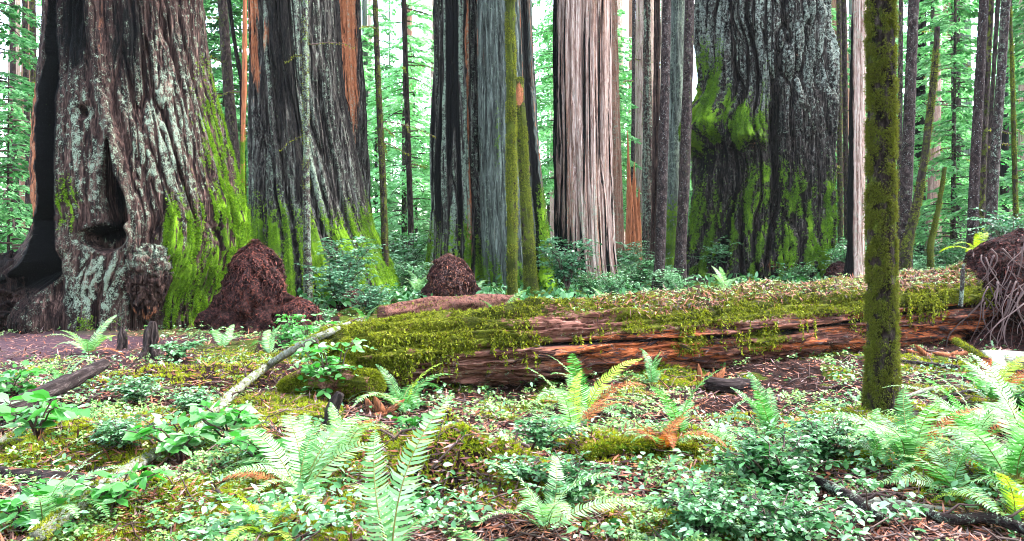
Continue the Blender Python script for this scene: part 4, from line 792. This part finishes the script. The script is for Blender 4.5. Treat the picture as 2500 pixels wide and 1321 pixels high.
# root tangle at right end of the log
rw, RV = mound('dark upturned root tangle at the right end of the fallen log', 2470, 868, 13.5, 1.75, 1.85, .15, 8, 'redlitter', n=18000, name='root_mass')
rc = np.array(rw.location); rr = random.Random(3)
for k in range(95):
    a = rr.uniform(-2.7, -.35); z0 = rr.uniform(.6, 1.7); r0 = 1.75 * float(np.interp(z0 / 1.85, [0, .12, .3, .55, .75, .9, 1], [1, .8, .62, .5, .42, .26, 0])) * 1.05 + .05
    p0 = np.array([math.cos(a) * r0, math.sin(a) * r0 * .8 - .05, z0]); L = rr.uniform(.4, 1.15); dx = rr.uniform(-.7, .7); cv = rr.uniform(-.25, .25); pts = []
    for t in np.linspace(0, 1, 7): pts.append(p0 + np.array([dx * t * L + cv * math.sin(t * 3.1) + .05 * math.sin(t * 7 + k), -.05 - .12 * t + .03 * math.cos(t * 5 + k * 2), -L * t ]) + np.array([math.cos(a), math.sin(a), 0]) * .12 * t)
    v, f = tube(spl(pts, 16), np.linspace(rr.uniform(.007, .02), .003, 16), 5, .3, k); mk('root', v, f, M['root'], rw, True)

# ------------------------------------------------------------------ ferns
def frond_mesh(seed, e0=68, e1=-15, mat='fern', n=35, wid=.135):
    r = np.random.default_rng(seed); K = 60; t = np.linspace(0, 1, K); e = np.radians(e0 + (e1 - e0) * t ** 1.3); st = 1 / (K - 1)
    y = np.concatenate([[0], np.cumsum(np.cos(e[:-1]) * st)]); z = np.concatenate([[0], np.cumsum(np.sin(e[:-1]) * st)]); x = .05 * np.sin(t * 3 + seed) * t
    P = np.stack([x, y, z], 1); T = norm(np.gradient(P, axis=0)); mb = MB(); mb.add(*tube(P, np.linspace(.006, .0015, K), 4), 1)
    tp = np.linspace(.1, .985, n); 
    for sgn in (-1, 1):
        tt = np.clip(tp + r.uniform(-.004, .004, n), 0, 1); c = np.stack([np.interp(tt, t, P[:, i]) for i in range(3)], 1); tg = norm(np.stack([np.interp(tt, t, T[:, i]) for i in range(3)], 1))
        S = norm(np.cross(tg, np.array([0, 0, 1.]) + 0 * tg) * sgn); Nn = np.cross(S, tg) * sgn
        L = wid * np.minimum(1, (tt / .28)) ** .5 * np.clip(1 - tt, 0, 1) ** .55 * 1.35 * r.uniform(.88, 1.08, n); w = .0102 + 0 * L
        D = norm(S + tg * .28 + Nn * r.uniform(-.12, .2, (n, 1))); D2 = norm(D + tg * .35 - Nn * .25)
        a = c + tg * w[:, None] * .9; b = c - tg * w[:, None] * .9; m1 = c + D * (L * .55)[:, None]; a1 = m1 + tg * w[:, None] * .85; b1 = m1 - tg * w[:, None] * .85; tip = m1 + D2 * (L * .45)[:, None]
        V = np.stack([a, b, a1, b1, tip], 1).reshape(-1, 3); k = np.arange(n)[:, None] * 5
        Fa = np.concatenate([k + [0, 1, 3], k + [0, 3, 2], k + [2, 3, 4]]); mb.add(V, Fa, 0)
    V, Fa, mi = mb.data(); return mesh('frond', V, Fa, [M[mat], M['rachis']], False, None, mi)
FR = {k: [frond_mesh(i + 10 * len(k), e0, e1, k) for i, (e0, e1) in enumerate([(74, 0), (66, -25), (60, -45), (80, 20), (50, -45), (36, -32)])] for k in ('fern', 'fernlight', 'fernyellow', 'ferndry')}
def fern(label, px, py, size, n=11, style='fern', seed=0, dry=0, spread=(0, 360), Y=None, explicit=None, group=None, yel=0):
    """explicit: list of (azimuth deg, 0 = away to the right along +X, 90 = away from camera), shape index, length"""
    if Y: loc = (px2(px, Y), Y, float(G(px2(px, Y), Y)))
    else: loc = place(px, py)
    r = random.Random(seed * 31 + int(px)); o = thing('sword_fern', loc, label, 'fern', group)
    fl = explicit or [(spread[0] + (spread[1] - spread[0]) * (i + r.uniform(-.35, .35)) / n, r.randrange(6), size * r.uniform(.75, 1.12)) for i in range(n)]
    for i, (az, sh, L) in enumerate(fl):
        k = 'ferndry' if i < dry else ('fernyellow' if i < dry + yel else (style if r.random() < .8 else ('fernlight' if style == 'fern' else 'fern')))
        c = bpy.data.objects.new('frond', FR[k][sh % 6]); COL.objects.link(c); c.parent = o
        c.rotation_euler = (r.uniform(-.12, .12), r.uniform(-.3, .3), math.radians(az - 90)); c.scale = (L, L, L); c.location = (r.uniform(-.03, .03), r.uniform(-.03, .03), 0)
        if k != style and k in ('ferndry', 'fernyellow'): c['label'] = 'dry rust-brown frond' if k == 'ferndry' else 'yellowing frond'
    return o
fern('large sword fern before the mossy left half of the fallen log', 985, 1012, .78, 12, 'fern', 1, yel=1)
fern('large pale sword fern before the red middle of the fallen log', 1430, 1010, .82, 13, 'fernlight', 2, dry=1, yel=1)
fern('arching fern with rusty old fronds in the centre, below the pale log-side fern', 1400, 1075, .72, 10, 'fernlight', 3, dry=2, yel=1)
fern('big bright fern at bottom left of centre with one rust-brown frond', 735, 1215, .82, 0, 'fernlight', 4, dry=1, explicit=[(190, 4, .62), (118, 1, .85), (98, 0, .8), (62, 1, .95), (140, 1, .8), (165, 2, .75), (205, 2, .62), (-62, 4, .85), (20, 1, .85), (40, 2, .9), (-20, 4, .6), (-110, 4, .6), (80, 3, .6)])
fern('two-frond fern springing upright from the bottom edge', 965, 0, .8, 0, 'fernlight', 5, Y=4.05, explicit=[(95, 3, .78), (62, 3, .98), (140, 1, .62), (40, 4, .5)])
fern('small green frond cut by the bottom edge left of the mossy mound', 1200, 0, .6, 0, 'fernyellow', 6, Y=4.1, explicit=[(130, 4, .5), (20, 5, .5), (80, 4, .4)])
fern('tall pale fern at right, just below the near mossy trunk', 2225, 1150, .8, 12, 'fernlight', 7, dry=1, yel=1)
fern('wide arching fern on the right side between the branches', 2380, 1075, .9, 13, 'fernlight', 8, dry=1)
fern('fern high on the right side behind the curved dark branch', 2420, 985, .8, 11, 'fern', 9, dry=1, yel=1)
fern('fern with drooping fronds at the right edge, mid height', 2500, 1110, .85, 12, 'fernlight', 10, dry=1, yel=1)
fern('pale fern low at the right, above the lichened branch', 2330, 1190, .7, 10, 'fernlight', 11)
fern('yellowish fern in the lower right corner', 2490, 1285, .6, 8, 'fernyellow', 12)
fern('fern half buried behind the leafy foreground shrub', 1880, 1075, .62, 10, 'fern', 13, dry=1, yel=1)
fern('short fern left of the leafy foreground shrub', 1745, 1085, .5, 8, 'fernlight', 14)
fern('half-dry fern with hanging rust fronds in the centre right', 1615, 1110, .55, 8, 'ferndry', 15, dry=3)
fern('upright narrow fern by the dry one', 1660, 1070, .6, 5, 'fern', 16)
fern('bright fern at the foot of the burnt giant', 218, 865, .72, 9, 'fernlight', 17, dry=1, yel=1)
fern('upright two-frond fern before the litter heap at left', 540, 850, .62, 5, 'fern', 18, spread=(60, 150))
fern('upright fern right of the litter heap, left of the pale pole', 660, 865, .66, 6, 'fernlight', 19, spread=(50, 150))
fern('small fern just behind the left end of the fallen log', 890, 800, .6, 7, 'fern', 20)
fern('bright fern under the broad shrub, behind the log', 955, 722, .9, 10, 'fernlight', 21)
fern('arching fern left of the root heap', 1020, 735, .9, 6, 'fernlight', 22, spread=(-40, 80))
fern('small fern growing on the thin red log', 1110, 768, .6, 6, 'fernlight', 23, Y=15.2)
fern('arching fern left of the olive-mossed slender trunk', 1215, 770, .95, 7, 'fern', 24, Y=16.5)
fern('small fern at the foot of the broken-topped mossy trunk', 1300, 752, .7, 8, 'fernlight', 25, Y=17)
fern('fern low in front of the pale redwood, left of three behind the log', 1400, 740, .8, 8, 'fernlight', 26, Y=17.5)
fern('fern low in front of the pale redwood, middle of three behind the log', 1490, 730, .8, 9, 'fern', 27, Y=18)
fern('fern low in front of the pale redwood, right of three behind the log', 1560, 728, .8, 9, 'fernlight', 28, Y=18.5)
fern('small upright fern at the foot of the dark leaning trunk', 1603, 735, .8, 6, 'fernlight', 29, Y=19)
fern('tall bright fern behind the log, right of the near trunk', 2235, 665, 1.1, 10, 'fernyellow', 30, Y=18)
fern('broad bright fern right of the tall one behind the log', 2290, 660, 1.0, 9, 'fernlight', 31, Y=18.5)
fern('bright arching fern on the crest of the root mound', 2385, 625, .75, 8, 'fernyellow', 32, Y=15.6)
fern('dark green fern hanging from the root mound at the right edge', 2475, 640, .8, 8, 'fern', 33, Y=14.0)
fern('pale fern in the bottom left corner', 110, 1300, .6, 7, 'fernlight', 34, spread=(-60, 80))
fern('bright fern spreading low at the bottom, right of the two-frond one', 1330, 1300, .6, 9, 'fernlight', 51)
fern('large fern with long fronds at the right edge, lower of the edge ferns', 2470, 1180, .85, 12, 'fern', 52)
fern('small fern among the stubs at left', 150, 935, .5, 6, 'fern', 35)
fern('small fern above the big bright fern, left of the mossy hummock', 830, 1125, .55, 7, 'fernlight', 36, dry=1, yel=1)
fern('yellow-green fern frond cluster low between the two bottom ferns', 640, 1310, .5, 7, 'fernyellow', 37)
fern('small fern under the right end of the curved branch', 2140, 1130, .5, 7, 'fern', 38)
fern('green fern before the log right of the pale fern', 1590, 945, .55, 7, 'fern', 39, spread=(10, 150))
R2 = random.Random(9)
for k in range(26):
    Y = R2.uniform(24, 38); x = px2(R2.uniform(-50, 2550), Y)
    r = thing('sword_fern', (x, Y, float(G(x, Y))), 'small far fern on the forest floor among the big trunks', 'fern', 'far ferns among the big trunks', R2.uniform(0, 6), 1)
    for i in range(9):
        c = bpy.data.objects.new('frond', FR['fernlight'][R2.randrange(6)]); COL.objects.link(c); c.parent = r; L = R2.uniform(.7, 1.1); c.scale = (L, L, L); c.rotation_euler = (0, 0, i * .7)

# ------------------------------------------------------------------ shrubs
def shrub_geo(seed, h, spread, stems, leaf, mat, twn=7, lpt=9, width=1.0, flat=.35, arch=.3):
    r = np.random.default_rng(seed); st = MB(); Ps = []; Ds = []; Ns = []
    for s in range(stems):
        az = r.uniform(0, 6.28); d = np.array([math.cos(az), math.sin(az), 0]) * r.uniform(.2, 1) * spread; H = h * r.uniform(.55, 1.05); K = 12; t = np.linspace(0, 1, K)[:, None]
        P = d * t ** 1.3 + np.array([0, 0, 1.]) * H * (t - arch * t ** 2.5) + np.cumsum(r.normal(size=(K, 3)) * .012 * h, 0); st.add(*tube(P, np.linspace(.007, .002, K) * (1 + h), 5))
        for q in range(twn):
            u = r.uniform(.25, 1); i = min(int(u * (K - 1)), K - 2); p0 = P[i]; a2 = r.uniform(0, 6.28); L = h * r.uniform(.14, .38); dd = np.array([math.cos(a2), math.sin(a2), r.uniform(-.1, .6)]); m = 6; tt = np.linspace(0, 1, m)[:, None]
            Q = p0 + dd * L * tt + np.array([0, 0, -.22 * L]) * tt ** 2; st.add(*tube(Q, np.linspace(.0035, .0012, m), 4)); lt = np.linspace(.12, 1, lpt)[:, None]
            C = p0 + dd * L * lt + np.array([0, 0, -.22 * L]) * lt ** 2; sd = np.where(np.arange(lpt) % 2 == 0, 1, -1)[:, None]; S = norm(np.cross(dd, [0, 0, 1.]))[None]
            Ps.append(C); Ds.append(S * sd + dd[None] * .6 + r.normal(size=(lpt, 3)) * .25 + np.array([0, 0, -.15])); Ns.append(np.array([[0, 0, 1.]]) + r.normal(size=(lpt, 3)) * flat)
    P = np.concatenate(Ps); D = np.concatenate(Ds); N = np.concatenate(Ns); V, Fa = scatter(LEAF[0] * [width, 1, 1], LEAF[1], P, D, N, leaf * r.uniform(.6, 1.25, len(P)))
    a = st.data(); return mesh('stems', a[0], a[1], M['twig'], True), mesh('foliage', V, Fa, M[mat])
def shrub(label, geo, loc, sc=1, rz=0, name='shrub', group=None, cat='shrub'):
    o = thing(name, loc, label, cat, group, rz, sc)
    for nm, me in zip(('stems', 'foliage'), geo): c = bpy.data.objects.new(nm, me); COL.objects.link(c); c.parent = o
    return o
HK = [shrub_geo(s, .5, .42, 15, .052, 'huckle', 11, 11) for s in (1, 2, 3)]
HKs = [shrub_geo(s, .3, .3, 10, .042, 'huckle', 8, 9) for s in (4, 5, 6)]
SL = [shrub_geo(s, .5, .36, 6, .125, 'salal', 3, 5, 1.15, .5) for s in (7, 8, 9)]
SLt = [shrub_geo(s, .9, .3, 8, .1, 'salal', 7, 6, 1.1, .5, .15) for s in (17, 18)]
RH = [shrub_geo(s, 1.4, .9, 13, .085, 'rhodo', 13, 12, 1.05, .5, .25) for s in (27, 28, 29)]
US = [shrub_geo(s, 2.2, 1.3, 14, .12, 'huckle', 16, 12, 1.1, .5, .2) for s in (37, 38)]
def pl(px, py): return place(px, py)
shrub('large pale leafy huckleberry shrub in the right foreground', HK[0], pl(1900, 1210), 1.15)
shrub('leafy huckleberry shrub at the bottom edge, left of the large pale one', HK[1], pl(1740, 1310), .8, 1)
shrub('huckleberry shrub behind the large pale one, near the mossy trunk foot', HK[2], pl(2020, 1130), .9, 2)
shrub('huckleberry shrub in front of the large pale one, above the dark branch', HK[1], pl(1890, 1330), .8, 4)
shrub('dark-stemmed huckleberry shrub right of the foreground mound', HK[2], pl(1400, 1235), .8, 3)
shrub('huckleberry sprigs on the mound right of centre', HKs[0], pl(1270, 1180), .8, 3)
shrub('small huckleberry tuft between the two centre ferns', HKs[1], pl(1330, 1100), 1.1, 5)
shrub('huckleberry shrub behind the charred log at left', HK[0], pl(330, 985), .8, 2)
shrub('fine-leaved huckleberry on the bank left of the pale pole', HK[1], pl(480, 1010), .7, 1)
shrub('fine-leaved huckleberry below the bank, left of the big bright fern', HK[2], pl(300, 1090), .7, 5)
shrub('small huckleberry before the burnt giant right foot', HKs[2], pl(430, 880), 1.5, 1)
shrub('leafy salal sprig with big bright leaves at left of the pale pole', SL[0], pl(440, 1130), 1.1, 0, 'salal')
shrub('broad-leaved salal sprig over the pale pole', SL[1], pl(560, 1090), 1.1, 2, 'salal')
shrub('tall salal with bright oval leaves at the left end of the fallen log', SLt[0], pl(810, 985), .95, 1, 'salal')
shrub('second tall salal behind the left end of the log', SLt[1], pl(760, 880), .9, 4, 'salal')
shrub('salal with broad leaves on the charred log', SL[2], pl(90, 1080), 1.2, 1, 'salal')
shrub('salal sprig with large leaves at the foot of the first large fern', SL[0], pl(1010, 1080), .8, 3, 'salal')
shrub('low salal in the left edge undergrowth', SL[1], pl(20, 960), 1., 5, 'salal')
shrub('salal sprig with upright leaves at bottom left', SL[2], pl(290, 1250), .8, 2, 'salal')
shrub('salal sprig with five big leaves in the bottom left corner', SL[0], pl(50, 1300), .8, 4, 'salal')
shrub('salal sprig above the big bright fern', SL[1], pl(640, 1150), .8, 1, 'salal')
shrub('tall thin sprig rising before the litter heap', SLt[0], pl(700, 850), .8, 3, 'salal')
shrub('broad bluish-leaved shrub before the fluted redwood', RH[0], (px2(830, 19.5), 19.5, float(G(px2(830, 19.5), 19.5)) + .25), 1.05, 0)
shrub('bluish-leaved shrub right of the broad one under the fluted redwood', RH[1], (px2(905, 18.6), 18.6, float(G(px2(905, 18.6), 18.6))), .75, 2)
shrub('taller thin-branched shrub climbing the fluted redwood base', RH[2], (px2(850, 21.5), 21.5, float(G(px2(850, 21.5), 21.5)) + .5), 1.2, 4)
shrub('leafy shrub on top of the root mound at the right edge', RH[1], (px2(2470, 15), 15, 1.35), .85, 3)
shrub('leafy shrub low at the right edge above the ferns', HK[0], pl(2500, 1010), .8, 3)
for a, b, c_, lab in [(560, 800, 1.6, 'leafy sprig at the left foot of the tall red litter heap'), (700, 800, 1.9, 'leafy sprig at the right foot of the tall red litter heap'), (1065, 750, 2.2, 'leafy sprig left in front of the root heap'), (1180, 752, 2.0, 'leafy sprig right in front of the root heap'), (780, 790, 1.8, 'leafy sprig beside the low red litter spread')]: shrub(lab, HKs[a % 3], pl(a, b), c_, a)
shrub('feathery redwood sprout before the pale redwood', RH[2], (px2(1385, 24), 24, .3), 1.4, 1)
R3 = random.Random(21)
for k in range(46):
    Y = R3.uniform(27, 46); x = px2(R3.uniform(-60, 2560), Y); z = float(G(x, Y))
    shrub('broadleaf understory bush on the far forest floor', US[k % 2], (x, Y, z - .1), R3.uniform(.45, 1.1), R3.uniform(0, 6), 'understory_bush', 'understory bushes on the far forest floor', 'bush')
for k, (a, b) in enumerate([(960, 26.5), (990, 29), (1010, 25), (1620, 26), (1560, 27), (1440, 24.5), (1640, 24), (1500, 23), (2215, 27), (2300, 26), (2260, 29), (2350, 30)]):
    x = px2(a, b); shrub('bright bush in a gap between the big trunks', US[k % 2], (x, b, float(G(x, b)) - .05), [.8, 1.1, .6, .5, .7, .45, .5, .5, .7, .6, .9, 1][k], k, 'understory_bush', 'bright bushes in the gaps between big trunks', 'bush')

# ------------------------------------------------------------------ ground cover (nobody could count it)
def pts(n, y0, y1, pw=1.0, pad=1.12):
    # even in picture density: more points close to the camera
    u = rng.uniform(0, 1, n); y = 1 / ((1 / y0) + u ** pw * (1 / y1 - 1 / y0)); x = rng.uniform(-1, 1, n) * y * .64 * pad; return x, y
def gn(x, y, e=.05):
    return norm(np.stack([-(G(x + e, y) - G(x - e, y)) / (2 * e), -(G(x, y + e) - G(x, y - e)) / (2 * e), 0 * x + 1], -1))
def notpath(x, y): return blob(x, y, -8.2, 13.2, 2.2, 2.0) < .35
def moundw(x, y):
    w = 0 * x
    for bx, by, h, sx, sy in BUMPS[:16]: w = np.maximum(w, 1.25 * blob(x, y, bx, by, sx * 1.25, sy * 1.25) * min(1, h * 7))
    return w
# needle litter and chips
x, y = pts(150000, 3.9, 22); z = G(x, y); N = gn(x, y); D = rng.normal(size=(len(x), 3)) * [1, 1, .25]; S = .055 * rng.uniform(.4, 2.4, len(x)) * (y / 7) ** .35
V, Fa = scatter(DIAM[0] * [.5, 1, 1], DIAM[1], np.stack([x, y, z + rng.uniform(.0, .02, len(x))], 1), D, N, S); tag(mk('needle_litter', V, Fa, M['litter']), 'reddish needles and bark chips strewn over the soil', 'litter', kind='stuff')
# sorrel
x, y = pts(70000, 3.9, 20); cl = .5 * fbm(x * .9, y * .9, 0 * x, 301, 3) + .5 * fbm(x * 4, y * 4, 0 * x, 302, 2); k = (cl + rng.uniform(-.09, .09, len(x)) > .57) & notpath(x, y) & (moundw(x, y) < rng.uniform(.1, 1.4, len(x))); x, y = x[k], y[k]; n_ = len(x)
hgt = rng.uniform(.02, .09, n_); N = np.tile([0, -.1, 1.], (n_, 1)) + rng.normal(size=(n_, 3)) * .45; S = .03 * rng.uniform(.35, 1.5, n_) ** 1.0 * (y / 7) ** .3
V, Fa = scatter(*SORREL, np.stack([x, y, G(x, y) + hgt], 1), rdir(n_) * [1, 1, .1] + [0, .001, 0], N, S); tag(mk('sorrel_ground_cover', V, Fa, M['sorrel']), 'clover-like sorrel leaves carpeting the forest floor', 'ground cover', kind='stuff')
# moss on hummocks
x, y = pts(210000, 3.9, 13); mw = moundw(x, y) + .9 * sst(.52, .62, fbm(x * .9, y * .9, 0 * x, 31, 3)); k = (mw > rng.uniform(.15, .9, len(x))) & notpath(x, y); x, y = x[k], y[k]; n_ = len(x); N = gn(x, y); D = norm(N + rng.normal(size=(n_, 3)) * .5)
V, Fa = scatter(*TUFT, np.stack([x, y, G(x, y) + .004], 1), np.cross(D, rdir(n_)), D, .036 * rng.uniform(.5, 1.5, n_) * (y / 6) ** .3); tag(mk('moss_carpet', V, Fa, M['mossbright']), 'yellow-green moss tufts over the hummocks', 'moss', kind='stuff')
# small leafy seedlings
x, y = pts(9000, 4.2, 18); cl = .6 * fbm(x * .8, y * .8, 0 * x, 305, 3) + .4 * fbm(x * 3.5, y * 3.5, 0 * x, 306, 2); k = (cl + .06 * (x < 0) > .58) & notpath(x, y) & (moundw(x, y) < .45); x, y = x[k], y[k]; n_ = len(x); x = np.repeat(x, 3) + rng.normal(size=3 * n_) * .03; y = np.repeat(y, 3) + rng.normal(size=3 * n_) * .03
n_ = len(x); V, Fa = scatter(*LEAF, np.stack([x, y, G(x, y) + rng.uniform(.03, .16, n_)], 1), rdir(n_) * [1, 1, .35], np.tile([0, 0, 1.], (n_, 1)) + rng.normal(size=(n_, 3)) * .4, .05 * rng.uniform(.5, 1.5, n_)); tag(mk('seedling_ground_cover', V, Fa, M['huckle']), 'small leafy seedlings spread through the undergrowth', 'ground cover', kind='stuff')
# far floor greenery
x = rng.uniform(-1, 1, 60000); y = rng.uniform(19, 75, 60000); x = x * y * .7; k = (fbm(x * .3, y * .3, 0 * x, 307, 2) > .42); x, y = x[k], y[k]; n_ = len(x)
V, Fa = scatter(*LEAF, np.stack([x, y, G(x, y) + rng.uniform(.0, .35, n_)], 1), rdir(n_), np.tile([0, -.3, 1.], (n_, 1)) + rng.normal(size=(n_, 3)) * .4, .2 * rng.uniform(.4, 1.4, n_)); tag(mk('far_ground_cover', V, Fa, M['huckle']), 'bright low greenery covering the far forest floor', 'ground cover', kind='stuff')
# loose twigs: thin dead sticks
mb = MB(); r4 = random.Random(77)
for k in range(1500):
    Y = 4.2 + 9 * r4.random() ** 1.5; xx = r4.uniform(-.68, .68) * Y; a = r4.uniform(0, 3.14); L = r4.uniform(.08, .45); q = []
    for t in (-.5, -.17, .17, .5): X_ = xx + math.cos(a) * L * t; Y_ = Y + math.sin(a) * L * t; q.append([X_, Y_, float(G(X_, Y_)) + .015 + .02 * r4.random() + (.06 * (t + .5) if k % 4 == 0 else 0)])
    mb.add(*tube(q, r4.uniform(.002, .006), 4))
for k in range(150):
    Y = 4.3 + 9 * r4.random() ** 1.4; xx = r4.uniform(-.66, .66) * Y; a = r4.uniform(0, 3.14); L = r4.uniform(.4, 1.3); q = []; c0 = r4.uniform(-.15, .15)
    for t in np.linspace(-.5, .5, 9): X_ = xx + math.cos(a) * L * t - math.sin(a) * c0 * (t * t) * L * 2; Y_ = Y + math.sin(a) * L * t + math.cos(a) * c0 * t * t * L * 2; q.append([X_, Y_, float(G(X_, Y_)) + .03 + .05 * abs(t) * r4.random()])
    mb.add(*tube(q, np.linspace(r4.uniform(.006, .014), .003, 9), 6))
tag(mb.build('twig_litter', M['twig']), 'thin dead twigs scattered over the forest floor', 'litter', kind='stuff')

# ------------------------------------------------------------------ haze
def haze():
    x0, x1, y0, y1, z0, z1 = -175, 175, -60, 165, -6, 66
    V = [(x, y, z) for z in (z0, z1) for y in (y0, y1) for x in (x0, x1)]; Fa = [(0, 2, 3, 1), (4, 5, 7, 6), (0, 1, 5, 4), (1, 3, 7, 5), (3, 2, 6, 7), (2, 0, 4, 6)]
    m = bpy.data.materials.new('haze_air'); m.use_nodes = True; n = m.node_tree.nodes; n.remove(n['Principled BSDF']); v = n.new('ShaderNodeVolumePrincipled')
    v.inputs['Color'].default_value = (.9, .97, .95, 1); v.inputs['Density'].default_value = .00015; v.inputs['Anisotropy'].default_value = .2; m.node_tree.links.new(v.outputs[0], n['Material Output'].inputs['Volume'])
    o = mk('haze', V, Fa, m); tag(o, kind='stuff')
haze()
